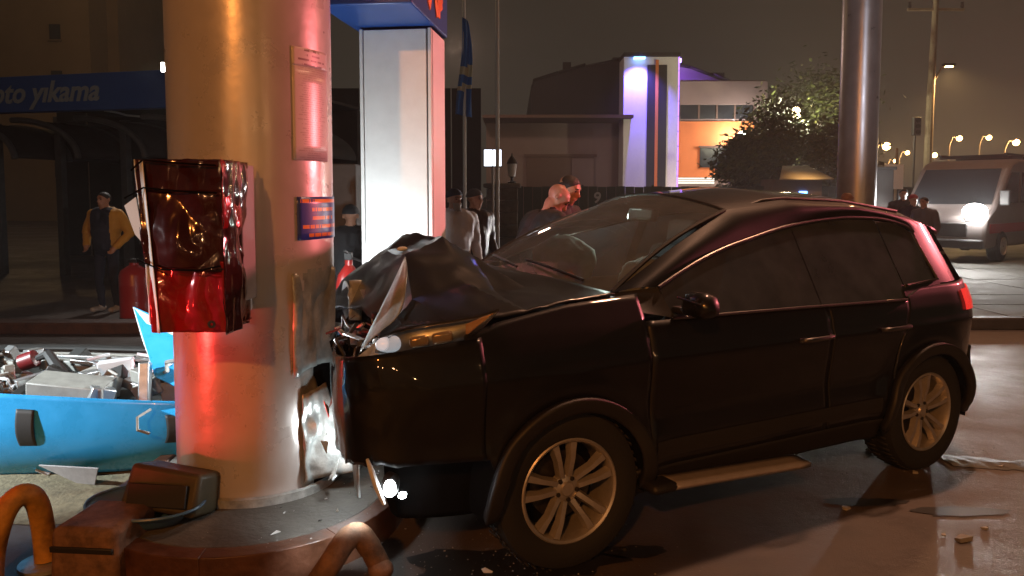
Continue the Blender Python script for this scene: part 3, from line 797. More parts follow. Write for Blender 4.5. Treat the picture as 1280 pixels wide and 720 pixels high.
# three sheets around, with narrow seams; the lower struck sheet is bare and buckled
g_ = .004
for k in range(2):
    a0 = FACE - PI / 2 - .05 + k * PI; a1 = a0 + PI
    clad(a0 + g_, a1 - g_, 2.6, 5.2, 60, 10, 'pillar_metal').build('cladding_sheet', 'pillar_metal', pil, solid=.006, angle=60)
    clad(a0 + g_, a1 - g_, 0, 2.6 - .003, 130, 150, 'pillar_metal').build('cladding_sheet', ['pillar_metal', 'pillar_bare'], pil, solid=.006, angle=60)
for o in pil.children:
    if len(o.data.materials) == 2:
        for q in o.data.polygons:
            a = math.atan2(q.center.y, q.center.x); d = abs(angd(a, HIT)) + .12 * ns((a * 4, q.center.z * 5, 2))
            if d < .62 and q.center.z < 1.10 + .08 * ns((a * 5, 1, 2)): q.material_index = 1
MB().lathe([(PR - .03, -.02), (PR - .03, 5.2)], 40).build('core', 'dark_void', pil)
MB().lathe([(PR + .018, -.004), (PR + .018, .035), (PR + .004, .042)], 56).build('base_ring', 'steel_bent', pil)
# torn sheet curling away at the foot
m = MB()
def torn(s, t):
    a = HIT - .62 + s * .40; z = .06 + t * .44
    r = PR + .012 + .16 * s * s * (1 - t) + .03 * ns((s * 4, t * 5, 3))
    return (r * math.cos(a), r * math.sin(a), z + .03 * s)
m.grid(torn, 14, 16); m.build('torn_sheet', 'steel_bent', pil, solid=.004, angle=40)
# crumpled plate pressed at bumper height
m = MB()
def plate(s, t):
    a = HIT - .72 + s * .9; z = .62 + t * .5 - .12 * (s - .5) ** 2
    r = PR + .004 + .030 * abs(ns((s * 6, t * 2, 7))) - .03 * math.sin(PI * s)
    return (r * math.cos(a), r * math.sin(a), z)
m.grid(plate, 18, 16); m.build('crushed_plate', 'pillar_bare', pil, solid=.004, angle=30)
# notice in small print and the blue sign, both glued to the sheet
def print_mat(name, paper, ink, lines, x_scale, margin, seed, blocks=False):
    m = bpy.data.materials.new(name); m.use_nodes = True; t = m.node_tree; b = t.nodes['Principled BSDF']; b.inputs['Roughness'].default_value = .3
    uv = t.nodes.new('ShaderNodeUVMap'); sp = t.nodes.new('ShaderNodeSeparateXYZ'); t.links.new(uv.outputs[0], sp.inputs[0])
    def mth(op, a, b_=None, c=None):
        n = t.nodes.new('ShaderNodeMath'); n.operation = op
        for i, v in enumerate((a, b_, c)):
            if v is None: continue
            if isinstance(v, (int, float)): n.inputs[i].default_value = v
            else: t.links.new(v, n.inputs[i])
        return n.outputs[0]
    row = mth('MULTIPLY', sp.outputs['Y'], lines); fr = mth('FRACT', row); fl_ = mth('FLOOR', row)
    inrow = mth('MULTIPLY', mth('GREATER_THAN', fr, .30), mth('LESS_THAN', fr, .72))
    wn = t.nodes.new('ShaderNodeTexWhiteNoise'); wn.noise_dimensions = '1D'; t.links.new(fl_, wn.inputs['W'])
    length = mth('MULTIPLY_ADD', wn.outputs['Value'], .22, margin)
    edge = mth('ABSOLUTE', mth('SUBTRACT', sp.outputs['X'], .5)); inx = mth('LESS_THAN', edge, mth('SUBTRACT', .5, length))
    cell = t.nodes.new('ShaderNodeTexWhiteNoise'); cell.noise_dimensions = '2D'; cv = t.nodes.new('ShaderNodeCombineXYZ')
    t.links.new(mth('FLOOR', mth('MULTIPLY', sp.outputs['X'], x_scale)), cv.inputs[0]); t.links.new(fl_, cv.inputs[1]); t.links.new(cv.outputs[0], cell.inputs['Vector'])
    let = mth('GREATER_THAN', cell.outputs['Value'], .22)
    mask = mth('MULTIPLY', mth('MULTIPLY', inrow, inx), let)
    mx = t.nodes.new('ShaderNodeMix'); mx.data_type = 'RGBA'; mx.inputs['A'].default_value = (*paper, 1); mx.inputs['B'].default_value = (*ink, 1)
    t.links.new(mask, mx.inputs['Factor']); t.links.new(mx.outputs['Result'], b.inputs['Base Color']); M[name] = m
print_mat('notice_print', (.60, .54, .53), (.46, .38, .38), 42, 46, .10, 1)
print_mat('notice_title', (.60, .54, .53), (.26, .18, .18), 4, 30, .10, 1)
print_mat('sign_print', (.03, .055, .30), (.75, .25, .05), 5, 64, .05, 1)
def curved_sheet(name, s0, s1, z0, z1, matn, off, parent):
    a0, a1 = FACE + math.asin(s0), FACE + math.asin(min(.999, s1))
    m = MB(); na, nz = 14, 6
    m.grid(lambda s, t: ((PR + off) * math.cos(lerp(a0, a1, s)), (PR + off) * math.sin(lerp(a0, a1, s)), lerp(z0, z1, t)), na, nz)
    o = m.build(name, matn, parent, solid=.001, fixn=False, merge=False)
    uvl = o.data.uv_layers.new(name='UVMap')
    for lp in o.data.loops:
        i = lp.vertex_index; uvl.data[lp.index].uv = ((i % (na + 1)) / na, (i // (na + 1)) / nz)
    return o
def zpil(py): return at(380, py, 3.56).z - .15
nt_ = curved_sheet('notice_paper', .46, .90, zpil(200), zpil(80), 'notice_print', .004, pil)
curved_sheet('notice_title', .46, .90, zpil(80), zpil(56), 'notice_title', .004, pil)
bs = curved_sheet('blue_sign', .485, .995, zpil(301), zpil(246), 'sign_print', .005, pil)

# ------------------------------------------------------------------ the box wrapped in red film
bxo = thing('wrapped_box', (-1.345, 3.22, 1.06), 'box wrapped in torn shiny red plastic film mounted on the pillar', 'box')
MB().box((0, .03, .35), (.30, .40, .66)).build('cabinet', 'box_white', bxo, bevel=.02)
MB().box((.167, .13, .39), (.012, .16, .60)).build('side_panel', 'box_grey', bxo, bevel=.01)
MB().box((.02, .235, .36), (.26, .09, .4)).build('bracket', 'box_grey', bxo)
def film(fn, nu, nv, amp, sc_, seed, name, matn, ang=16):
    m = MB()
    def f(s, t):
        p, n = fn(s, t); p = Vector(p); n = Vector(n)
        q = p * sc_ + Vector((seed, 0, 0))
        q = q * .85; d = abs(ns((q.x, q.y, q.z * .45))) - .28 + .35 * (abs(ns((q.x * 2.1, q.y * 2.1, q.z * .9))) - .25) + .05 * ns((q.x * 6, q.y * 6, q.z * 4))
        return p + n * (d * amp)
    m.grid(f, nu, nv)
    return m.build(name, matn, bxo, solid=.0015, angle=34, fixn=True)
# front lower film
film(lambda s, t: ((lerp(-.118, .182, s) + (.0) * t, -.198, lerp(.0, .29, t)), (0, -1, 0)), 34, 34, .042, 9, 3.1, 'film_front_lower', 'foil_red')
# front upper film with an overhanging loose edge
film(lambda s, t: ((lerp(-.160, .182, s) + .03 * (1 - t) * (1 - s), -.208 - .030 * (1 - t) * math.sin(PI * s) , lerp(.245 + .035 * (1 - s), .57, t)), (0, -1, 0)), 36, 36, .045, 8, 7.7, 'film_front_upper', 'foil_dark')
film(lambda s, t: ((lerp(-.165, .182, s), -.202, lerp(.57, .70, t)), (0, -1, 0)), 34, 14, .020, 9, 12.7, 'film_front_top', 'foil_dark')
# right side film
film(lambda s, t: ((.184 + .012 * math.sin(s * 5), lerp(-.20, .10 + .06 * math.sin(t * 9), s), lerp(-.01, .70, t)), (1, 0, 0)), 30, 54, .036, 10, 21.3, 'film_side', 'foil_dark')
film(lambda s, t: ((.190, lerp(-.20, -.02 + .04 * math.sin(t * 7), s), lerp(.42, .70, t)), (1, 0, 0)), 22, 30, .030, 11, 25.3, 'film_side_flap', 'foil_red')
# top and bottom film
film(lambda s, t: ((lerp(-.15, .18, s), lerp(-.20, .12, t), .695), (0, 0, 1)), 22, 22, .02, 9, 31.3, 'film_top', 'foil_dark')
film(lambda s, t: ((lerp(-.11, .18, s), lerp(-.20, .12, t), .004), (0, 0, -1)), 22, 22, .02, 9, 37.3, 'film_bottom', 'foil_red')
# white inner side showing on the left and the loose white corner
m = MB(); m.grid(lambda s, t: (-.166 + .05 * (1 - t) + .006 * ns((s * 3, t * 6, 1)), lerp(-.20, .10, s) , lerp(0, .70, t)), 8, 30); m.build('white_side', 'box_white', bxo, solid=.003)
m = MB(); m.grid(lambda s, t: (lerp(-.172, -.122, s) + .048 * (1 - t) , lerp(-.165, -.220, s) - .006 * math.sin(PI * s), lerp(0.0, .695, t)), 6, 26); m.build('white_edge', 'box_white', bxo, solid=.002)
MB().poly3([(-.155, -.215, .55), (-.205, -.21, .515), (-.165, -.212, .40), (-.130, -.214, .36)], .002).build('white_flap', 'box_white', bxo)
for zz, xx in ((.685, -.17), (.575, -.20)):
    MB().tube([(xx, -.216, zz - .03), (-.12, -.222, zz + .012), (0, -.228, zz), (.17, -.222, zz - .01)], .0035, 6).build('film_edge', 'dark_void', bxo)
MB().tube([(-.16, -.222, .30), (-.05, -.245, .262), (.1, -.247, .258), (.18, -.225, .275)], .0035, 6).build('film_edge', 'dark_void', bxo)
MB().lathe([(.006, 0), (.016, 0), (.016, .004), (.006, .004)], 14, Matrix.Translation((.14, -.23, .04)) @ Matrix.Rotation(R(90), 4, 'X')).build('emblem_ring', 'chrome_trim', bxo)

# ------------------------------------------------------------------ white column with blue header behind
ca = at(449, 300, 5.33); rot = R(-7)
colm = thing('portal_column', (at(492, 300, 5.32).x + .05, 5.56, .15), 'white clad rectangular column with blue header, glaring in white light', 'column', rz=rot)
W_, D_ = .515, .44; HT = 2.63
MB().box((0, 0, HT / 2), (W_ - .03, D_ - .03, HT)).build('core', 'wall_dark', colm)
MB().box((-.004, -D_ / 2 + .008, HT / 2), (W_ - .064, .02, HT - .02)).build('front_panel', 'white_clad', colm, bevel=.004)
for s_ in (-1, 1): MB().box((s_ * (W_ / 2 - .012), -D_ / 2 + .006, HT / 2), (.026, .03, HT - .01)).build('edge_trim', 'white_clad', colm, bevel=.004)
MB().box((W_ / 2 - .008, .012, HT / 2), (.02, D_ - .05, HT - .02)).build('side_panel', 'white_clad', colm, bevel=.004)
MB().box((-W_ / 2 + .008, .012, HT / 2), (.02, D_ - .05, HT - .02)).build('side_panel', 'white_clad', colm, bevel=.004)
hdr = MB().box((-.02, -.30, HT + .30), (W_ + .08, 1.06, .58)).build('header', 'header_blue', colm, bevel=.01)
for k, (a, b, c, d) in enumerate(((-.24, .06, -.10, .26), (-.10, .26, .02, .05), (.06, .05, .06, .30), (.06, .30, .17, .17), (.17, .17, .06, .12))):
    MB().bar((W_ / 2 + .024, -.50 + a + .35, HT + .04 + b), (W_ / 2 + .024, -.50 + c + .35, HT + .04 + d), .008, .07, up=(0, .4, 1)).build('orange_mark', 'sign_orange', hdr)

# ------------------------------------------------------------------ the fallen blue dispenser
ds = thing('fallen_dispenser', (-2.62, 4.72, .0), 'toppled blue fuel dispenser lying broken open on its side', 'fuel dispenser', rz=R(6))
def tub(a):   # superellipse plan outline
    ca_, sa = math.cos(a), math.sin(a); e = .62
    return (1.22 * math.copysign(abs(ca_) ** e, ca_), .68 * math.copysign(abs(sa) ** e, sa))
def shell(a0, a1, z0, z1, off, na, nz, bulge=.035):
    m = MB()
    def fn(s, t):
        a = lerp(a0, a1, s); x, y = tub(a); z = lerp(z0, z1, t)
        b = bulge * math.sin(PI * clamp(t * .8 + .2)) - .16 * (1 - t) ** 3
        k = 1 + (off + b)
        dent = -.05 * math.exp(-((a + .95) / .12) ** 2) * t
        tilt = -.085 * x * t
        return (x * k, y * k + dent * -1, .10 + z + tilt)
    m.grid(fn, na, nz); return m
shell(-PI - .2, -.02, -.05, .42, 0, 80, 18).build('blue_shell', 'disp_blue', ds, solid=.012)
shell(.0, PI - .2, 0, .34, 0, 70, 12).build('rear_shell', 'disp_grey', ds, solid=.012)
m = MB(); m.grid(lambda s, t: (lambda x, y: (x * lerp(.70, .98, t), y * lerp(.70, .98, t), .47 + .03 * (1 - t) - .05 * x))(*tub(lerp(.15, PI - .15, s))), 50, 3)
m.build('grey_deck', 'disp_grey', ds, solid=.015)
m = MB(); m.grid(lambda s, t: (lambda x, y: (x * lerp(.90, 1.0, t), y * lerp(.90, 1.0, t), .505 + .02 * t - .05 * x))(*tub(lerp(.25, PI - .25, s))), 50, 1)
m.build('oval_gasket', 'disp_dark', ds, solid=.012)
MB().prism([(tub(2 * PI * k / 40)[0] * .93, tub(2 * PI * k / 40)[1] * .93) for k in range(40)], .12, .24).build('base_pan', 'disp_dark', ds)
# black straps across the blue shell
def ang_x(x): q = math.acos(clamp(abs(x) / 1.22) ** (1 / .62)); return -q if x > 0 else -(PI - q)
for x_, wd in ((-.10, .045), (.66, .055)):
    m = shell(ang_x(x_ - wd), ang_x(x_ + wd), .055, .345, .022, 8, 12); m.build('black_vent', 'disp_dark', ds, solid=.006)
# torn upper edge at the right
MB().poly3([(.62, -.745, .44), (.78, -.80, .40), (1.02, -.66, .45), (.98, -.60, .47), (.80, -.70, .455)], .006).build('torn_lip', 'disp_blue', ds)
MB().tube([(.56, -.72, .44), (.52, -.80, .42), (.53, -.83, .36), (.58, -.80, .33)], .008, 6).build('bent_wire', 'disp_grey', ds)
# triangular blue white shard standing up
q = [(.16, .15, .88), (.62, -.10, .74), (.86, -.36, .58), (.78, -.44, .40), (.44, -.30, .52)]
MB().poly3(q, .008).build('blue_shard', 'disp_blue', ds)
MB().poly3([(.155, .145, .885), (.56, -.09, .745), (.50, -.26, .55), (.43, -.28, .54), (.28, -.05, .70)], -.004).build('white_shard', 'paper_white', ds)
rn = random.Random(5)
def rb_(ax, d): return Matrix.Rotation(R(d), 3, ax)
boxes = [((-.62, -.42, .46), (.44, .16, .15), 4, 'disp_grey'), ((.02, -.42, .47), (.42, .20, .16), -3, 'disp_grey'), ((-.28, -.40, .42), (.06, .18, .14), 0, 'disp_dark'),
         ((.40, -.35, .50), (.06, .10, .24), 8, 'alu'), ((-.98, -.08, .52), (.11, .14, .26), 20, 'disp_grey'), ((-1.05, -.15, .46), (.2, .12, .06), 30, 'alu'),
         ((.12, -.05, .50), (.20, .10, .16), 12, 'paper_white'), ((-.25, .26, .50), (.4, .2, .07), -8, 'disp_grey'), ((.35, .28, .50), (.34, .16, .08), 5, 'disp_dark'),
         ((-.02, .10, .52), (.42, .05, .03), -5, 'alu'), ((.55, .15, .48), (.5, .05, .04), 9, 'alu'), ((.62, -.20, .43), (.30, .20, .14), -14, 'disp_grey'), ((.10, -.24, .46), (.16, .12, .1), 22, 'disp_grey'),
         ((-.45, .05, .46), (.3, .3, .04), 16, 'disp_dark'), ((.86, .0, .46), (.18, .3, .12), 3, 'disp_grey'), ((-.75, .32, .48), (.26, .18, .05), 35, 'alu'), ((.28, -.18, .45), (.2, .1, .05), -30, 'alu')]
for c, s_, r_, mt in boxes:
    MB().box(c, s_, rb_('Z', r_) @ rb_('X', rn.uniform(-14, 14)) @ rb_('Y', rn.uniform(-8, 8))).build('inner_box', mt, ds, bevel=.008)
for a, b, w in (((-.86, .22, .66), (-.50, -.30, .45), .06), ((-.92, .20, .62), (-.62, -.30, .42), .03), ((.20, .10, .55), (.95, -.02, .52), .03), ((.10, .02, .56), (.92, .12, .54), .025), ((-.30, .10, .58), (.35, .05, .55), .025), ((-.45, .0, .5), (-.2, -.3, .5), .04)):
    MB().bar(a, b, w, .02).build('frame_rail', 'alu', ds, bevel=.004)
MB().lathe([(.02, 0), (.055, 0), (.055, .09), (.03, .10)], 16, Matrix.Translation((-.52, .10, .54)) @ Matrix.Rotation(R(70), 4, 'Y'), cap=True).build('red_cap', 'dark_red', ds)
for k in range(26):
    x = rn.uniform(-.75, .9); y = rn.uniform(-.50, .35); sz = (rn.uniform(.05, .2), rn.uniform(.04, .12), rn.uniform(.03, .12))
    MB().box((x, y, .44 - .06 * x + rn.uniform(0, .09)), sz, rb_('Z', rn.uniform(-60, 60)) @ rb_('X', rn.uniform(-35, 35)) @ rb_('Y', rn.uniform(-30, 30))).build('inner_bracket', rn.choice(('disp_grey', 'disp_dark', 'alu', 'disp_dark', 'disp_grey')), ds, bevel=.006)
for k in range(14):
    p0 = Vector((rn.uniform(-.6, .7), rn.uniform(-.3, .25), .50)); pts = [p0]
    for j in range(5): pts.append(pts[-1] + Vector((rn.uniform(-.12, .12), rn.uniform(-.10, .10), rn.uniform(-.04, .06))))
    MB().tube(pts, rn.choice((.006, .009, .013)), 6).build('cable', rn.choice(('disp_dark', 'paper_white', 'disp_dark', 'disp_grey')), ds)
for k in range(5):
    MB().lathe([(.035, 0), (.05, .012), (.035, .024)], 14, Matrix.Translation((.66 + .012 * k, -.47 + .004 * k, .40 + .02 * k)) @ Matrix.Rotation(R(24), 4, 'X'), cap=True).build('copper_coil', 'copper', ds)
MB().tube([(-.40, .06, .58), (-.30, -.02, .62), (-.18, -.12, .52), (-.08, -.2, .48), (0, -.24, .46)], [.02, .03, .035, .03, .02], 8).build('black_hose', 'disp_dark', ds)

# loose panel and litter under it
lp = thing('loose_panel', (0, 0, 0), 'dirty grey panel wedged under the blue dispenser shell', 'panel')
p4 = [atz(48, 582, .13), atz(122, 586, .15), atz(118, 606, .04), atz(96, 604, .035)]
MB().poly3([p4[0], p4[3], p4[2], p4[1]], .008).build('sheet', 'paper_grey', lp)
MB().poly3([atz(46, 583, .10), atz(66, 590, .06), atz(58, 594, .055), atz(44, 588, .09)], -.005).build('bright_tab', 'paper_white', lp)

# ------------------------------------------------------------------ dark casing on blue tray on the island nose
cs = thing('dark_casing', (-1.56, 3.38, .165), 'dark olive plastic casing lying on the island nose', 'casing', rz=R(-8))
m = MB(); m.box((0, 0, .105), (.36, .22, .19), Matrix.Rotation(R(7), 3, 'Y') @ Matrix.Rotation(R(-16), 3, 'X'), .94); m.build('shell', 'olive_plastic', cs, bevel=.02)
MB().box((0, -.128, .12), (.28, .012, .10), Matrix.Rotation(R(-16), 3, 'X')).build('front_plate', 'black_plastic', cs, bevel=.004)
ty = thing('blue_tray', (-1.66, 3.32, .152), 'shallow dented blue plastic tray under the dark casing', 'tray', rz=R(-14))
m = MB(); m.grid(lambda s, t: (lambda a, r: (math.cos(a) * r * .27, math.sin(a) * r * .20, .004 + .075 * smooth((r - .55) / .45) + .01 * ns((math.cos(a) * 2, math.sin(a) * 2, r * 3))))(s * 2 * PI, .03 + t * .97), 40, 12)
m.build('dish', 'tray_blue', ty, solid=.006)
MB().tube([(math.cos(2 * PI * k / 40) * .272, math.sin(2 * PI * k / 40) * .202, .08) for k in range(41)], .007, 6, cap=False).build('rim', 'tray_blue', ty)

# ------------------------------------------------------------------ bent guard hoops and kerb block in the foreground
gh = thing('guard_hoop', (0, 0, 0), 'bent yellow steel guard hoop at the lower left corner', 'guard hoop')
pts = [atz(-12, 760, .03), at(-10, 700, 3.02), at(0, 655, 3.05), at(14, 628, 3.08), at(32, 618, 3.12), at(46, 628, 3.16), at(54, 660, 3.2), atz(58, 700, .02)]
def dense(P, n=5):
    out = []; P = [Vector(p) for p in P]
    for i in range(len(P) - 1):
        a, b, c, d = P[max(0, i - 1)], P[i], P[i + 1], P[min(len(P) - 1, i + 2)]
        for k in range(n):
            t = k / n; out.append(.5 * ((2 * b) + (c - a) * t + (2 * a - 5 * b + 4 * c - d) * t * t + (3 * b - a - 3 * c + d) * t ** 3))
    return out + [P[-1]]
MB().tube(dense(pts), .046, 16).build('pipe', 'guard_yellow', gh)
MB().lathe([(.11, 0), (.11, .015), (.06, .02)], 18, Matrix.Translation((pts[-1].x, pts[-1].y, .0)), cap=True).build('foot_plate', 'steel_bent', gh)
kb = thing('concrete_block', (at(112, 690, 3.02).x, 3.15, 0), 'squat painted concrete block between guard hoop and blue tray', 'block', rz=R(-5))
m = MB(); m.box((0, 0, .125), (.30, .34, .25), None, .93); m.build('block', 'guard_orange', kb, bevel=.03)
MB().box((0, -.166, .165), (.27, .012, .025), Matrix.Rotation(R(4), 3, 'X')).build('rubber_strip', 'black_plastic', kb, bevel=.004)
gp = thing('bent_pipe', (0, 0, 0), 'bent orange brown steel pipe stub at the bottom edge before the island', 'pipe')
p0 = atz(385, 745, .04); pts = [p0, at(412, 706, 2.86), at(432, 676, 2.92), at(448, 668, 2.95), at(462, 684, 2.97), at(474, 706, 2.98)]
MB().tube(dense(pts), [.047] * 21 + [.045] * 5, 18).build('pipe', 'guard_orange', gp)
e_ = at(476, 712, 2.96); MB().ball(e_, (.052, .052, .045), 14).build('end_stub', 'guard_orange', gp)

# ------------------------------------------------------------------ fire extinguishers
def extinguisher(loc, h, r, label, big=False):
    o = thing('fire_extinguisher', loc, label, 'extinguisher', 'fire extinguishers on the forecourt')
    MB().lathe([(r * .9, 0), (r, .02), (r, h * .72), (r * .85, h * .80), (r * .45, h * .86), (r * .3, h * .88), (r * .3, h * .92)], 24, cap=True).build('cylinder', 'extinguisher_red', o)
    MB().lathe([(r * 1.006, h * .30), (r * 1.006, h * .56)], 24).build('label_band', 'label_yellow' if not big else 'extinguisher_red', o)
    MB().box((0, -.01, h * .95), (r * .6, r * .5, h * .06)).build('valve', 'black_plastic', o, bevel=.005)
    MB().bar((0, 0, h * .97), (0, -r * 1.3, h * 1.0), .02, .012).build('handle', 'black_plastic', o)
    MB().tube([(r * .2, 0, h * .94), (r * 1.2, 0, h * .90), (r * 1.25, 0, h * .6), (r * 1.15, 0, h * .25)], .012, 8).build('hose', 'black_plastic', o)
    MB().lathe([(r * 1.0, -.001), (r * 1.03, .0), (r * 1.03, .03)], 24).build('foot_ring', 'black_plastic', o)
extinguisher((at(436, 330, 6.1).x, 6.1, .15), 1.02, .105, 'tall red fire extinguisher with yellow label between pillar and white column')
extinguisher((atz(152, 404, 0).x, 9.75, 0), .80, .185, 'large red fire extinguisher standing before the man in yellow', True)
# ------------------------------------------------------------------ the crashed black car
CO = Vector((-.3324, 3.8556, 0)); CPHI = R(28.5); cc, cs_ = math.cos(CPHI), math.sin(CPHI)
car = thing('crashed_car', CO, 'black sport utility car with crumpled nose rammed into the round pillar', 'car', rz=CPHI)
def loc_px(px, py, v):      # point of the car's lengthwise plane y = v seen at a pixel, in car coordinates
    d = ray(px, py); n = Vector((-cs_, cc, 0)); t = (v + n.dot(CO)) / n.dot(d); P = Vector((0, 0, CAMH)) + d * t - CO
    return Vector((cc * P.x + cs_ * P.y, v, P.z))
def plan(u):
    w = .925
    if u < -.1: w -= .16 * ((-.1 - u) / .65) ** 2
    if u > 2.85: w -= .17 * ((u - 2.85) / .45) ** 2.2
    return w
def Wd(u, z):
    w = plan(u)
    if z > 1.04: return w - .045 - .55 * (z - 1.04) + .10 * max(0, z - 1.3) ** 2
    w -= interp(z, [(.2, .13), (.3, .065), (.38, .02), (.48, .004), (.54, .012), (.62, .022), (.72, .012), (.82, .0), (.885, -.004), (.905, .006), (.97, .018), (1.04, .045)])
    for cu in (.18, 2.65):     # flared arches
        r = math.hypot(u - cu, z - .35)
        w += .018 * math.exp(-((r - .43) / .07) ** 2)
    return w
def body_px(px, py, off=0.):
    v = -.85
    for _ in range(12):
        p = loc_px(px, py, v); v = -Wd(p.x, p.z) - off
    return loc_px(px, py, v)
FW, RW, WZ = .18, 2.65, .35
def arch(u, c, r): d = r * r - (u - c) ** 2; return WZ + math.sqrt(d) if d > 0 else 0
def panel(name, uL, uR, zb, zt, matn='car_paint', nu=36, nz=22, both=True, off=0., solid=.018, s_list=None):
    for s_ in (s_list or ((-1, 1) if both else (-1,))):
        m = MB()
        def fn(a, b):
            t = b
            # edges may slope with height
            z = 0; u = lerp(uL(b) if callable(uL) else uL, uR(b) if callable(uR) else uR, a)
            z = lerp(zb(u) if callable(zb) else zb, zt(u) if callable(zt) else zt, b)
            return (u, s_ * (Wd(u, z) + off), z)
        m.grid(fn, nu, nz)
        o = m.build(name, matn, car, fixn=False)
        md = o.modifiers.new('solid', 'SOLIDIFY'); md.thickness = solid; md.offset = 1 if s_ > 0 else -1
        yield o
def belt(u): return interp(u, [(.5, 1.05), (.75, 1.045), (1.6, 1.035), (2.45, 1.02)])
def hoodline(u): return interp(u, [(-.3, 1.06), (-.15, 1.10), (.2, 1.145), (.56, 1.165)])
AR = .405
list(panel('fender', -.30, .588, lambda u: max(.56 if u < -.2 else .30, arch(u, FW, AR)), hoodline, nu=44))
list(panel('front_door', .595, lambda b: 1.775 + .02 * b, .375, belt, nu=30))
def rdoor_b(u): return max(.375, arch(u, RW, AR))
list(panel('rear_door', lambda b: 1.785 + .02 * b, lambda b: lerp(2.30, 2.46, smooth(b)), rdoor_b, belt, nu=34))
list(panel('quarter_panel', lambda b: lerp(2.31, 2.47, smooth(b)), 3.22, lambda u: max(.56, arch(u, RW, AR)), lambda u: interp(u, [(2.4, 1.02), (2.6, 1.08), (3.2, 1.10)]), nu=44))
list(panel('rocker_panel', .50, 2.30, .24, .372, 'black_plastic', 40, 8, off=.004))
# black arch mouldings
for s_ in (-1, 1):
    for c in (FW, RW):
        m = MB()
        def fn(a, b):
            t = lerp(-.10, PI + .10, a); r = lerp(.368, .418, b); u = c + r * math.cos(t); z = WZ + r * math.sin(t)
            return (u, s_ * (Wd(u, max(z, .32)) + .003 + .003 * math.sin(b * PI)), z)
        m.grid(fn, 44, 5); o = m.build('arch_moulding', 'black_plastic', car, fixn=False)
        md = o.modifiers.new('solid', 'SOLIDIFY'); md.thickness = .04; md.offset = 1 if s_ > 0 else -1
        m = MB(); m.grid(lambda a, b: (c + .40 * math.cos(lerp(-.2, PI + .2, a)), s_ * lerp(.52, .90, b), WZ + .40 * math.sin(lerp(-.2, PI + .2, a))), 24, 2)
        m.build('wheel_liner', 'dark_void', car)
# window line and upper frame
inn_px = [(822, 359), (850, 340), (880, 322), (910, 308), (940, 297), (970, 286.5), (1000, 279), (1030, 274), (1060, 271.5), (1090, 272.5), (1110, 275.5), (1130, 282), (1141, 290)]
inn = [body_px(*p) for p in inn_px]
out_pts = [(.50, -.735, 1.165), (.93, -.665, 1.365), (1.34, -.590, 1.54), (1.8, -.600, 1.578), (2.3, -.600, 1.560), (2.85, -.585, 1.49), (3.17, -.57, 1.40)]
def curve(P, t):
    P = [Vector(p) for p in P]; x = t * (len(P) - 1); i = min(int(x), len(P) - 2); f_ = x - i
    a, b, c, d = P[max(0, i - 1)], P[i], P[i + 1], P[min(len(P) - 1, i + 2)]
    return .5 * ((2 * b) + (c - a) * f_ + (2 * a - 5 * b + 4 * c - d) * f_ * f_ + (3 * b - a - 3 * c + d) * f_ ** 3)
def outer_at_u(u):
    return Vector((u, interp(u, [(p[0], p[1]) for p in out_pts]), interp(u, [(p[0], p[2]) for p in out_pts])))
def flip(p, s_): return Vector((p.x, p.y * -s_, p.z))
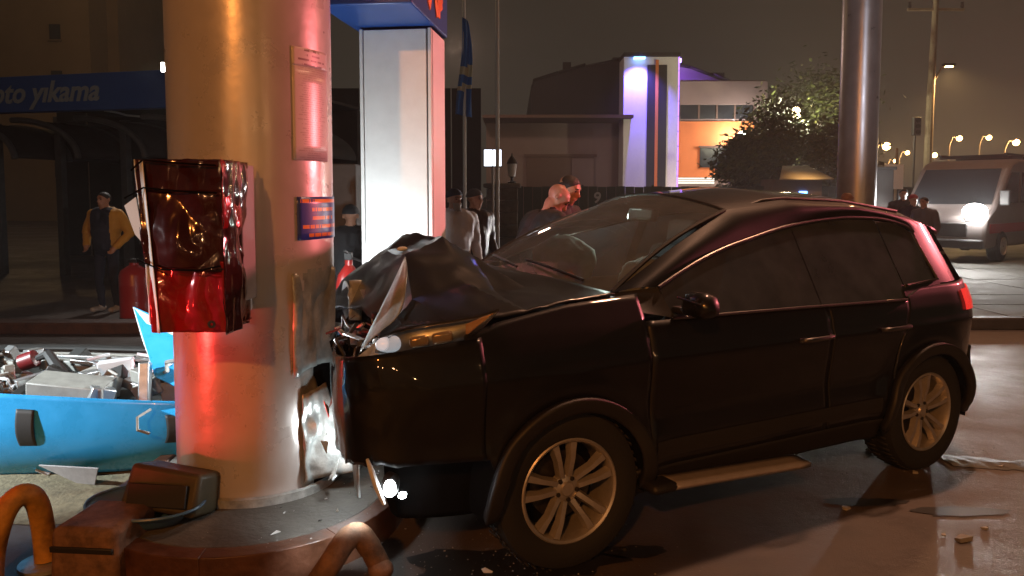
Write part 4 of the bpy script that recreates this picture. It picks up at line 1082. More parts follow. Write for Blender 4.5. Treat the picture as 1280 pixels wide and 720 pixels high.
for s_ in (-1, 1):
    m = MB()
    def fn(a, b):
        i = curve(inn, a); o = curve(out_pts, lerp(0, 1, a)) if False else outer_at_u(lerp(.50, 3.17, a * .93))
        p = i.lerp(o, b); p.y -= .022 * math.sin(PI * b); p.z += .014 * math.sin(PI * b)
        return flip(p, s_)
    m.grid(fn, 60, 8); m.build('roof_pillar_frame', 'car_paint', car, solid=.0)
    m = MB(); m.tube([flip(curve(inn, k / 48) + Vector((0, -.006, 0)), s_) for k in range(49)], .009, 8); m.build('window_trim', 'chrome_trim', car)
    m = MB(); m.tube([flip(Vector((u, -Wd(u, belt(u)) - .004, belt(u) + .004)), s_) for u in [.74 + k * .057 for k in range(31)]], .008, 8); m.build('belt_trim', 'chrome_trim', car)
    # sail panel in front of the glass and lower cowl corner
    m = MB()
    p1, p2, p3, p4 = Vector((.50, -.735, 1.165)), inn[0], Vector((.76, -Wd(.76, 1.05), 1.05)), Vector((.56, -Wd(.56, 1.10), 1.09))
    m.grid(lambda a, b: flip((p4.lerp(p3, a)).lerp(p1.lerp(p2, a), b), s_), 6, 6); m.build('sail_panel', 'black_plastic', car)
    # side glass
    def gtop(u):
        ip = [(p.x, p.z) for p in inn]; return interp(u, ip)
    for nm, a0, a1 in (('front_side_window', .74, 1.762), ('rear_side_window', 1.768, 2.490)):
        m = MB()
        def fn(a, b):
            u = lerp(a0, a1, a); z = lerp(belt(u), gtop(u) - .004, b); return (u, s_ * (Wd(u, z) - .012), z)
        m.grid(fn, 24, 10); m.build(nm, 'tint_glass', car)
    m = MB(); m.grid(lambda a, b: (lambda u, z: (u, s_ * (Wd(u, z) - .030), z))(1.765 + .035 * (a - .5) * 2, lerp(belt(1.76), gtop(1.76), b)), 3, 8); m.build('door_pillar', 'tint_black', car)
    m = MB(); m.grid(lambda a, b: (lambda u, z: (u, s_ * (Wd(u, z) - .030), z))(lerp(2.435, 2.495, a), lerp(1.02, gtop(2.47), b)), 3, 8); m.build('door_pillar', 'tint_black', car)
    # upper quarter with its own small window
    m = MB()
    q0 = [(2.49, 1.02), (2.60, 1.105), (2.79, 1.118)]
    def fn(a, b):
        # ring from window edge outwards to the rear
        zl = lerp(1.08, 1.115, a); u0 = 2.80
        u = lerp(2.795, lerp(3.215, 3.10, b), a); z = lerp(1.095, lerp(1.47, 1.405, a), b)
        return (u, s_ * (Wd(u, z) - .004 - .06 * a * a), z)
    m.grid(fn, 12, 12); m.build('rear_pillar', 'car_paint', car)
    m = MB(); m.grid(lambda a, b: (lambda u, z: (u, s_ * (Wd(u, z) - .010), z))(lerp(2.495, 2.80 - .02 * b, a), lerp(lerp(1.098, 1.118, a), min(gtop(lerp(2.495, 2.79, a)), 1.46) - .006, b)), 12, 8); m.build('quarter_window', 'tint_glass', car)
    m = MB(); m.grid(lambda a, b: (lambda u, z: (u, s_ * (Wd(u, z) - .003), z))(lerp(2.46, 2.82, a), lerp(1.02, 1.10 + .02 * a, b)), 12, 4); m.build('quarter_sill', 'car_paint', car)
    qq = [Vector((2.797, -Wd(2.797, 1.44) - .0, 1.40)), Vector((2.803, -Wd(2.8, 1.118) - .004, 1.118)), Vector((2.5, -Wd(2.5, 1.1) - .004, 1.098))]
    m = MB(); m.tube([flip(p, s_) for p in qq], .008, 8); m.build('quarter_trim', 'chrome_trim', car)
# roof
def roofpt(a, b):
    u = lerp(1.335, 3.17, a); e = outer_at_u(u); v = lerp(e.y, -e.y, b)
    cz = .085 * (1 - (v / e.y) ** 2) ** .8
    fu = -.05 * (1 - (v / e.y) ** 2) * (1 - a)
    return (u + fu, v, e.z + cz)
MB().grid(roofpt, 44, 28).build('roof', 'car_paint', car, solid=0)
for s_ in (-1, 1):
    m = MB(); m.tube([(u, s_ * .555, outer_at_u(u).z + (.020 if .05 < (u - 1.55) / 1.4 < .95 else .004)) for u in [1.55 + k * .09 for k in range(15)]], .010, 8); m.build('roof_rail', 'black_plastic', car)
# windscreen
def wsp(a, b, off=0.):
    lo_n, lo_f, hi_n, hi_f = Vector((.515, -.72, 1.168)), Vector((.53, .72, 1.185)), Vector((1.335, -.588, 1.535)), Vector((1.335, .588, 1.535))
    p = lo_n.lerp(lo_f, a).lerp(hi_n.lerp(hi_f, a), b); k = 4 * a * (1 - a)
    p.x -= .10 * k * (1 - .5 * b); p.z += .085 * k * b + .022 * k * (1 - b) + .03 * math.sin(PI * b); p.x -= .025 * math.sin(PI * b)
    return p
MB().grid(lambda a, b: wsp(a, b), 30, 18).build('windscreen', 'windscreen_glass', car)
m = MB(); m.tube([wsp(k / 20, 1.0) + Vector((0, 0, .002)) for k in range(21)], .008, 6); m.build('windscreen_seal', 'black_plastic', car)
for a_ in (0, 1):
    m = MB(); m.tube([wsp(a_, k / 14) for k in range(15)], .012, 6); m.build('windscreen_seal', 'black_plastic', car)
MB().box((1.26, 0, 1.50), (.05, .24, .075), Matrix.Rotation(R(12), 3, 'Y')).build('rear_view_mirror', 'chrome_trim', car, bevel=.015)
cw = MB(); cw.grid(lambda a, b: wsp(a, -.02) + Vector((-.10 * b - .0, 0, -.05 * b)), 24, 3); cw.build('cowl', 'black_plastic', car, solid=.02)
for k, (v0, v1) in enumerate(((-.55, .05), (.02, .58))):
    p0, p1 = wsp((v0 + .72) / 1.44, .02) + Vector((-.02, 0, .02)), wsp((v1 + .72) / 1.44, .10) + Vector((-.01, 0, .012))
    MB().tube([p0, p0.lerp(p1, .5) + Vector((-.02, 0, .012)), p1], .008, 6).build('wiper', 'black_plastic', car)
# the buckled bonnet, laid out facet by facet
def LP(px, py, v): return loc_px(px, py, v)
rows = [
    [(.50, -.765, 1.168), (.44, -.40, 1.200), (.40, .0, 1.212), (.43, .40, 1.208), (.52, .75, 1.175)],
    [(.26, -.790, 1.155), (.22, -.42, 1.178), (.20, .0, 1.235), (.22, .40, 1.245), (.25, .78, 1.170)],
    [(.02, -.805, 1.130), (.03, -.50, 1.165), LP(590, 318, .0), LP(570, 306, .35), (-.02, .80, 1.17)],
    [(-.14, -.80, 1.115), LP(578, 352, -.45), LP(553, 296, -.02), LP(508, 291, .30), (-.18, .80, 1.20)],
    [(-.30, -.765, 1.085), LP(515, 372, -.48), LP(506, 319, -.20), LP(482, 314, .28), (-.34, .76, 1.12)],
    [(-.46, -.715, 1.055), LP(496, 398, -.50), LP(488, 362, -.16), LP(462, 352, .20), (-.40, .74, 1.04)],
    [(-.58, -.655, 1.02), LP(472, 420, -.50), LP(466, 402, -.10), LP(452, 386, .12), (-.42, .72, .98)],
]
rows = [[Vector(p) for p in r] for r in rows]
def hood(a, b):
    x = a * (len(rows) - 1); i = min(int(x), len(rows) - 2); f_ = x - i
    y = b * 4; j = min(int(y), 3); g = y - j
    p00, p01, p10, p11 = rows[i][j], rows[i][j + 1], rows[i + 1][j], rows[i + 1][j + 1]
    p = p00 + (p10 - p00) * f_ + (p11 - p10) * g if f_ > g else p00 + (p11 - p01) * f_ + (p01 - p00) * g
    k = smooth(a * 2.2)
    p = p + Vector((0, .3, 1)) * (k * (.013 * (abs(ns((p.x * 9, p.y * 7, 2))) * 2 - .5) + .009 * (abs(ns((p.x * 15, p.y * 12, 5))) - .3) * smooth(a * 1.4 - .3)))
    return p
MB().grid(hood, 48, 40).build('bonnet', 'bonnet_paint', car, solid=.006, angle=13)
# underside of the bonnet folded outwards, headlight glow put into its pale colour
fl_ = [LP(506, 321, -.24), LP(508, 346, -.44), LP(499, 392, -.53), LP(474, 411, -.55), LP(449, 441, -.53), LP(460, 416, -.47), LP(484, 368, -.38)]
m = MB()
def flap(a, b):
    A = [fl_[0], fl_[6], fl_[5], fl_[4]]; B = [fl_[0] + Vector((.004, 0, 0)), fl_[1], fl_[2], fl_[3].lerp(fl_[4], .45)]
    p = curve(A, a).lerp(curve(B, a), b); return p + Vector((-.4, -1, .1)) * (.012 * ns((a * 5, b * 3, 1)) + .02 * math.sin(PI * b) * (a))
m.grid(flap, 22, 8); m.build('bonnet_underside', 'hood_lit', car, solid=.004, angle=25)
MB().poly3([LP(446, 447, -.56), LP(474, 424, -.57), LP(478, 446, -.60), LP(452, 462, -.60)], .004).build('bonnet_lip', 'hood_lit', car)
MB().ball(LP(503, 311, -.02), (.028, .012, .012), 10).build('washer_nozzle', 'lamp_white', car)
# engine bay block behind it all, dark
MB().box((.16, 0, .70), (.72, 1.30, .74)).build('engine_block', 'dark_void', car, bevel=.05)
# front bumper skin wrapped round the pillar
bp_ = [(-.235, -.918), (-.42, -.900), (-.58, -.858), (-.69, -.795), (-.742, -.71), (-.748, -.58), (-.715, -.40), (-.655, -.20), (-.56, .0), (-.485, .16), (-.445, .32), (-.425, .466), (-.445, .62), (-.52, .78), (-.66, .90), (-.62, .94), (-.45, .935), (-.25, .925)]
def bump(a, b, off=0, z0=.56, z1=1.0):
    x = a * (len(bp_) - 1); p = curve([(q[0], q[1], 0) for q in bp_], a)
    zt = interp(a, [(0, 1.05), (.12, 1.015), (.25, .985), (.4, .94), (.6, .86), (1, .95)]) if z1 == 1.0 else z1
    zb = interp(a, [(0, .56), (.2, .57), (.5, .50), (1, .5)]) if z0 == .56 else z0
    if z0 == .56: zb += smooth((a - .08) / .1) * (.035 * ns((a * 30, 1, 4)) + .02 * ns((a * 90, 2, 4)))
    z = lerp(zb, zt, b); k = smooth((a - .22) / .2)
    n = Vector((p.x + .1, p.y, 0)).normalized()
    if z0 == .56 and a < .2: p.y = lerp(-Wd(p.x, z), p.y, smooth(a / .2))
    d = (-.035 * (b - .55) ** 2 * 4 * .5) * smooth(a / .15) + off + .006 * (1 - smooth(a / .1))
    d += k * (.02 * ns((a * 22, z * 6, 3))) + smooth(a / .08) * (.020 * ns((a * 12, z * 4, 6)) + .012 * (abs(ns((a * 26, z * 9, 8))) - .25)) 
    return Vector((p.x + n.x * d, p.y + n.y * d, z + k * .03 * ns((a * 17, z * 3, 9))))
MB().grid(lambda a, b: bump(a, b), 100, 18).build('front_bumper', 'car_paint', car, solid=.006, angle=40)
MB().grid(lambda a, b: bump(a * .55, b, -.20, .26, .62) + Vector((.10, 0, -.02 * (1 - b) * a)), 60, 12).build('lower_bumper', 'dark_void', car, solid=.006)
MB().grid(lambda a, b: bump(lerp(.28, .75, a), b, -.09, .35, .90) + Vector((.02, 0, 0)), 40, 8).build('crash_beam', 'steel_bent', car, solid=.01, angle=25)
# grille with hexagonal cells, tipped out of place
gc = [LP(414, 428, .18), LP(432, 416, .10), LP(449, 440, -.14), LP(442, 486, -.10), LP(424, 462, .08)]
gr = MB().poly3(gc, .012).build('grille', 'dark_void', car)
rim = MB().tube(gc + [gc[0]], .009, 8).build('frame', 'chrome', gr)
for i in range(5):
    for j in range(4):
        a, b = (i + .5) / 5, (j + .5) / 4
        p = gc[0].lerp(gc[4], b).lerp(gc[1].lerp(gc[2], b).lerp(gc[3], b * .5), a)
        m = MB(); n = (gc[1] - gc[0]).cross(gc[4] - gc[0]).normalized(); ux = (gc[2] - gc[1]).normalized(); uy = n.cross(ux)
        if n.x > 0: n = -n
        c = p + n * .008
        m.tube([c + (ux * math.cos(k * PI / 3) + uy * math.sin(k * PI / 3)) * .020 for k in range(7)], .0045, 6, cap=False); m.build('grille_cell', 'chrome_trim', gr)
# headlights
def hl_patch(name, top, bot, matn, off, ns_=24, nv=8, solid=.004, bul=.015):
    T = [loc_px(x, y, v - off) for x, y, v in top]; B = [loc_px(x, y, v - off) for x, y, v in bot]
    m = MB(); m.grid(lambda a, b: (lambda p: p + Vector((-.5, -1, .2)) * bul * math.sin(PI * b) * math.sin(PI * clamp(a * .9 + .05)))(curve(B, a).lerp(curve(T, a), b)), ns_, nv)
    return m.build(name, matn, car, solid=solid)
ht = [(474, 424, -.655), (492, 415, -.695), (520, 408, -.75), (560, 402, -.805), (595, 396, -.845), (623, 387, -.872)]
hb = [(468, 441, -.67), (490, 443, -.71), (520, 441, -.765), (560, 434, -.82), (595, 418, -.855), (623, 390, -.876)]
hl_patch('headlight_housing', ht, hb, 'alu', -.035)
hl_patch('headlight_lens', ht, hb, 'lens_glass', .004, bul=.02)
hh = MB()
for x, y, v, r_, mt in ((488, 430, -.685, .034, 'position_lamp'), (524, 427, -.765, .036, 'lamp_amber'), (553, 422, -.80, .038, 'lamp_amber')):
    p = loc_px(x, y, v + .01)
    q = (MB().ball(p, (r_ * 1.9, r_, r_), 16) if mt == 'position_lamp' else MB().box(p, (r_ * 2.2, r_ * .7, r_ * 1.25), Matrix.Rotation(R(-16), 3, 'Z') @ Matrix.Rotation(R(-8), 3, 'Y'))).build('headlight_projector', mt, car, bevel=.012)
MB().poly3([loc_px(582, 420, -.842), loc_px(582, 405, -.84), loc_px(619, 390, -.868), loc_px(600, 405, -.858)], .004).build('turn_lens', 'amber_lens', car)
m = MB(); m.tube([loc_px(*t) + Vector((0, -.004, 0)) for t in ht], .006, 6); m.build('headlight_trim', 'chrome_trim', car)
# broken far headlight with its pale shell
fhp = LP(439, 374, .55)
m = MB(); m.grid(lambda a, b: (lambda t, r: fhp + Vector((-.03 + .05 * (1 - r), r * .075 * math.cos(t), r * .105 * math.sin(t) + .01 * ns((t * 2, r * 3, 1)))))(lerp(.3, 5.6, a), .25 + .75 * b), 30, 8)
m.build('broken_headlight', 'lamp_white', car, solid=.004, angle=25)
MB().ball(fhp + Vector((.02, 0, -.01)), (.03, .05, .06), 12).build('headlight_reflector', 'silver_reflector', car)
# crushed metal between car and pillar
rn = random.Random(21)
for k in range(26):
    px, py, v = rn.uniform(410, 448), rn.uniform(395, 610), rn.uniform(-.15, .25)
    p = LP(px, py, v); s_ = rn.uniform(.02, .055)
    pts = [p + Vector((rn.uniform(-1, 1), rn.uniform(-1, 1), rn.uniform(-1.4, 1.4))) * s_ for _ in range(3)]
    if (pts[1] - pts[0]).cross(pts[2] - pts[0]).length < 1e-4: continue
    MB().poly3(pts, .003).build('metal_shred', rn.choice(('steel_bent', 'lamp_white', 'black_plastic', 'steel_bent')), car)
m = MB(); m.grid(lambda a, b: LP(lerp(436, 452, b), lerp(400, 350, a) + 60 * 0, .35) + Vector((.02 * ns((a * 4, b * 4, 2)), 0, 0)), 8, 4); m.build('radiator_support', 'steel_bent', car, solid=.01)
# torn brackets, hoses and radiator showing in the gap
rn = random.Random(33)
for k in range(6):
    a0 = LP(rn.uniform(440, 478), rn.uniform(400, 440), rn.uniform(-.3, -.1)); pts = [a0]
    for j in range(4): pts.append(pts[-1] + Vector((rn.uniform(-.06, .05), rn.uniform(-.07, .07), rn.uniform(-.07, .05))))
    MB().tube(dense(pts, 4), rn.choice((.006, .009, .014)), 8).build('torn_hose', rn.choice(('black_plastic', 'black_plastic', 'steel_bent')), car)
for k in range(9):
    a0 = LP(rn.uniform(420, 480), rn.uniform(380, 440), rn.uniform(-.3, .15))
    MB().bar(a0, a0 + Vector((rn.uniform(-.05, .08), rn.uniform(-.12, .12), rn.uniform(-.10, .10))), .03, .004).build('bent_bracket', rn.choice(('steel_bent', 'black_plastic', 'alu')), car)
rc = Matrix.Translation((-.40, -.15, .80)) @ Matrix.Rotation(R(12), 4, 'Y')
ra = MB().box((0, 0, 0), (.04, .62, .36), None); ra.v = [rc @ v for v in ra.v]; ra = ra.build('radiator', 'dark_void', car)
for k in range(12):
    fb = MB().box((-.024, 0, -.165 + k * .03), (.006, .60, .006)); fb.v = [rc @ v for v in fb.v]; fb.build('radiator_fin', 'alu', ra)
# hanging fog lamp, still burning
fp = LP(487, 606, -.76)
fg = MB().lathe([(.02, -.03), (.045, -.02), (.05, 0), (.05, .01)], 20, Matrix.Translation(fp) @ Matrix.Rotation(R(-90), 4, 'Y') @ Matrix.Rotation(R(-50), 4, 'X'), cap=True).build('fog_lamp', 'black_plastic', car)
MB().ball(fp + Vector((-.012, -.035, 0)), (.025, .022, .035), 14).build('lit_lens', 'fog_hot', fg)
MB().ball(LP(503, 619, -.74), (.018, .012, .014), 10).build('lit_shard', 'fog_hot', fg)
MB().tube([LP(459, 574, -.80), LP(464, 588, -.80), LP(471, 608, -.79), LP(480, 630, -.78)], [.006, .011, .013, .008], 8).build('fog_bezel', 'lamp_white', fg)
fw_ = car.matrix_basis if False else None
def cw_(p): return Vector((CO.x + cc * p.x - cs_ * p.y, CO.y + cs_ * p.x + cc * p.y, p.z))
fwp = cw_(fp)
lamp('fog_lamp_light', 'SPOT', fwp + Vector((-.06, -.05, .0)), 32, (.90, .97, 1), .03, (-.82, 3.18, .10), 56, .9)
lamp('crushed_fog_lamp_light', 'POINT', (-.80, 3.58, .42), 4.2, (.90, .98, 1), .03)
hlp = cw_(fhp)
lamp('broken_headlight_light', 'POINT', cw_(Vector((-.42, 1.03, .88))), 105, (.93, .98, 1), .05)
lamp('bonnet_fill_light', 'SPOT', (-.95, 3.44, .96), 22, (.92, .98, 1), .03, cw_(LP(488, 385, -.45)), 64, .9)  # added fill spot for the folded bonnet, not a lamp of the car
lamp('cabin_fill_light', 'POINT', cw_(Vector((1.28, .30, 1.47))), 9.0, (.9, 1, .93), .04)  # added fill inside the cabin to brighten airbags and seats
# mirrors, handles
for s_ in (-1, 1):
    mm = MB(); mm.box((.79, s_ * 1.01, 1.125), (.13, .20, .115), Matrix.Rotation(R(10 * s_), 3, 'Z'), .86); mm.build('door_mirror', 'car_paint', car, bevel=.045)
    MB().box((.80, s_ * .90, 1.085), (.07, .12, .03)).build('mirror_arm', 'black_plastic', car, bevel=.008)
    MB().tube([(.715, s_ * 1.10, 1.14), (.712, s_ * 1.02, 1.150), (.72, s_ * .94, 1.155)], .006, 6).build('mirror_signal', 'chrome_trim', car)
    for u in (1.66, 2.30):
        pts = [(u - .12, s_ * (Wd(u, .885) + .002), .878), (u - .09, s_ * (Wd(u, .885) + .035), .884), (u + .07, s_ * (Wd(u, .885) + .035), .886), (u + .11, s_ * (Wd(u, .885) + .002), .882)]
        MB().tube(dense([Vector(p) for p in pts], 4), .012, 8).build('door_handle', 'chrome_trim', car)
    m = MB(); m.grid(lambda a, b: (lambda u, z: (u, s_ * (Wd(u, z) + .006), z))(lerp(.62, 2.2, a), lerp(.42, .50, b)), 20, 3); m.build('door_moulding', 'black_plastic', car, solid=.0)
# side step, bent down at the front
A, B = LP(838, 606, -1.0), LP(1012, 577, -1.0)
m = MB()
def stp(a, b):
    p = A.lerp(B, a); return Vector((p.x, lerp(-1.01, -.90, b), p.z + .008 * b))
m.grid(stp, 14, 3); m.build('side_step', 'sill_metal', car, solid=.026, angle=30, fixn=True)
MB().box((A.x - .03, -.955, A.z - .012), (.14, .12, .045)).build('step_end_cap', 'black_plastic', car, bevel=.02)
MB().box((1.45, .95, .30), (1.5, .14, .05)).build('side_step', 'sill_metal', car, bevel=.01)
# rear end
def rear(a, z):
    t = lerp(-1, 1, a); w = Wd(3.22, min(z, 1.04)) - max(0, z - 1.04) * .52
    x = 3.22 + .24 * (1 - abs(t) ** 3.2) * interp(z, [(.4, .9), (.75, 1.1), (1.05, .9), (1.42, -.05)]) - max(0, z - 1.0) * .22
    return Vector((x, t * w, z))
MB().grid(lambda a, b: rear(a, lerp(.66, 1.12, b)), 40, 14).build('tailgate', 'car_paint', car)
MB().grid(lambda a, b: rear(a, lerp(1.12, 1.42, b)) , 30, 8).build('rear_window', 'tint_glass', car)
MB().grid(lambda a, b: rear(a, lerp(.40, .665, b)) + Vector((.035, 0, 0)), 40, 8).build('rear_bumper', 'car_paint', car, solid=.02)
MB().grid(lambda a, b: rear(a, lerp(.26, .405, b)) + Vector((.02, 0, 0)), 40, 5).build('rear_valance', 'black_plastic', car, solid=.02)
MB().grid(lambda a, b: Vector((lerp(3.10, 3.24, b), lerp(-.56, .56, a), lerp(1.43, 1.385, b) + .05 * (1 - (2 * a - 1) ** 2))), 20, 4).build('spoiler', 'car_paint', car, solid=.03)
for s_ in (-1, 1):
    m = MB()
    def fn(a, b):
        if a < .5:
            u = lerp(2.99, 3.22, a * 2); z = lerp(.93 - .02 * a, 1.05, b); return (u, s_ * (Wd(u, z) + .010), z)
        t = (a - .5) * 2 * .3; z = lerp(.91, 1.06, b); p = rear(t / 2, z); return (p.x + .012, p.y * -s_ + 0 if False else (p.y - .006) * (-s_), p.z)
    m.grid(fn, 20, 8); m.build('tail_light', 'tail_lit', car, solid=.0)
    MB().box((3.43, s_ * .55, .50), (.03, .16, .05)).build('rear_reflector', 'tail_red', car, bevel=.008)
# underbody and cabin
MB().box((1.55, 0, .42), (3.2, 1.30, .22)).build('floor_pan', 'dark_void', car, bevel=.03)
MB().box((2.85, 0, .70), (.55, 1.04, .6)).build('boot_lining', 'dark_void', car)
MB().box((.70, 0, .98), (.34, 1.36, .20)).build('dashboard', 'black_plastic', car, bevel=.06)
for s_ in (-1, 1):
    st = MB().box((1.50, s_ * .37, .62), (.50, .50, .20)).build('front_seat', 'seat_cloth', car, bevel=.06)
    MB().box((1.80, s_ * .37, .98), (.16, .50, .62), Matrix.Rotation(R(14), 3, 'Y')).build('backrest', 'seat_cloth', st, bevel=.06)
    MB().box((1.90, s_ * .37, 1.36), (.10, .26, .18), Matrix.Rotation(R(10), 3, 'Y')).build('headrest', 'seat_cloth', st, bevel=.04)
rs_ = MB().box((2.40, 0, .66), (.50, 1.24, .22)).build('rear_seat', 'seat_cloth', car, bevel=.06)
MB().box((2.66, 0, 1.0), (.16, 1.22, .62), Matrix.Rotation(R(16), 3, 'Y')).build('backrest', 'seat_cloth', rs_, bevel=.06)
sw_ = MB().tube([(1.03 + .06 * math.sin(k * PI / 12) , -.37 + .185 * math.cos(k * PI / 12), 1.05 + .175 * math.sin(k * PI / 12)) for k in range(25)], .016, 8, cap=False).build('steering_wheel', 'black_plastic', car)
# airbags
def airbag(c, r, seed):
    m = MB()
    def fn(a, b):
        t = a * 2 * PI; q = b * PI; n = Vector((math.sin(q) * math.cos(t), math.sin(q) * math.sin(t), math.cos(q)))
        k = 1 + .13 * ns((n.x * 2.2 + seed, n.y * 2.2, n.z * 2.2)) + .05 * ns((n.x * 6, n.y * 6 + seed, n.z * 6))
        return Vector(c) + Vector((n.x * r[0], n.y * r[1], n.z * r[2])) * k
    m.grid(fn, 36, 20); return m.build('airbag', 'airbag', car, angle=60)
ab = LP(694, 318, .28); airbag((ab.x + .06, .28, ab.z - .04), (.17, .24, .15), 3)
airbag((1.02, -.37, 1.12), (.13, .22, .17), 8)
MB().poly3([LP(672, 306, .40), LP(698, 292, .40), LP(690, 322, .40), LP(676, 330, .40)], .004).build('crumpled_visor', 'paper_white', car)

# wheels
def wheel(u, s_, steer=0., name='wheel'):
    hub = Vector((u, s_ * .805, WZ)); Mx = Matrix.Translation(hub) @ Matrix.Rotation(R(steer), 4, 'Z') @ Matrix.Rotation(R(90) * (1 if s_ < 0 else -1), 4, 'X')
    # local z of lathe points outwards
    w = MB().lathe([(.225, -.10), (.30, -.112), (.335, -.10), (.348, -.07), (.352, 0), (.348, .07), (.335, .10), (.30, .112), (.262, .108), (.228, .094)], 56, Mx).build(name, 'tyre', car)
    tr = MB()
    for k in range(56):
        a = 2 * PI * k / 56
        for zz in (-.045, .045):
            tr.box((0, 0, 0), (.006, .014, .07), None) if False else tr.add([Mx @ Vector(((.3525) * math.cos(a + dx), (.3525) * math.sin(a + dx), zz + dz)) for dx, dz in ((-.02, -.03), (.02, -.035), (.02, .03), (-.02, .035))], [(0, 1, 2, 3)])
    tr.build('tread_block', 'tyre', w, solid=.006)
    MB().lathe([(.229, .098), (.232, .100), (.226, .104), (.216, .098), (.208, .080), (.204, .0), (.205, -.09)], 56, Mx).build('rim', 'alloy', w)
    sp_me = None
    for k in range(5):
        for d in (-.135, .135):
            a = 2 * PI * k / 5 + PI / 2 + .12; m = MB()
            c0 = Vector((math.cos(a + d * 2.4) * .055, math.sin(a + d * 2.4) * .055, .062)); c1 = Vector((math.cos(a + d * 1.55) * .212, math.sin(a + d * 1.55) * .212, .084))
            t = (c1 - c0).normalized(); sd = t.cross(Vector((0, 0, 1))).normalized()
            vs = []
            for p, wd, th_ in ((c0, .019, .022), (c0.lerp(c1, .55) + Vector((0, 0, .010)), .019, .020), (c1, .026, .022)):
                for q, zz in ((-1, -th_), (-.55, th_ * .5), (.55, th_ * .5), (1, -th_)): vs.append(Mx @ (p + sd * wd * q + Vector((0, 0, zz))))
            fs = []
            for i in range(2):
                for j in range(3): fs.append((i * 4 + j, i * 4 + j + 1, (i + 1) * 4 + j + 1, (i + 1) * 4 + j))
                fs.append((i * 4 + 3, i * 4, (i + 1) * 4, (i + 1) * 4 + 3))
            fs += [(3, 2, 1, 0), (8, 9, 10, 11)]
            m.add(vs, fs); m.build('spoke', 'alloy', w, angle=25)
    MB().lathe([(.0, .078), (.028, .078), (.034, .070), (.062, .062), (.066, .03)], 24, Mx).build('hub_cap', 'alloy', w)
    for k in range(5):
        a = 2 * PI * k / 5 + PI / 2 + .12 + PI / 5
        MB().lathe([(.0, .075), (.010, .073), (.010, .05)], 8, Mx @ Matrix.Translation((math.cos(a) * .048, math.sin(a) * .048, 0))).build('wheel_nut', 'brake_steel', w)
    MB().lathe([(.0, .005), (.15, .005), (.15, -.02), (.0, -.02)], 32, Mx).build('brake_disc', 'brake_steel', w)
    MB().lathe([(.0, -.06), (.205, -.06)], 32, Mx).build('rim_back', 'dark_void', w)
    return w
wheel(FW, -1, -4); wheel(FW - .05, 1, -4); wheel(RW, -1); wheel(RW, 1)
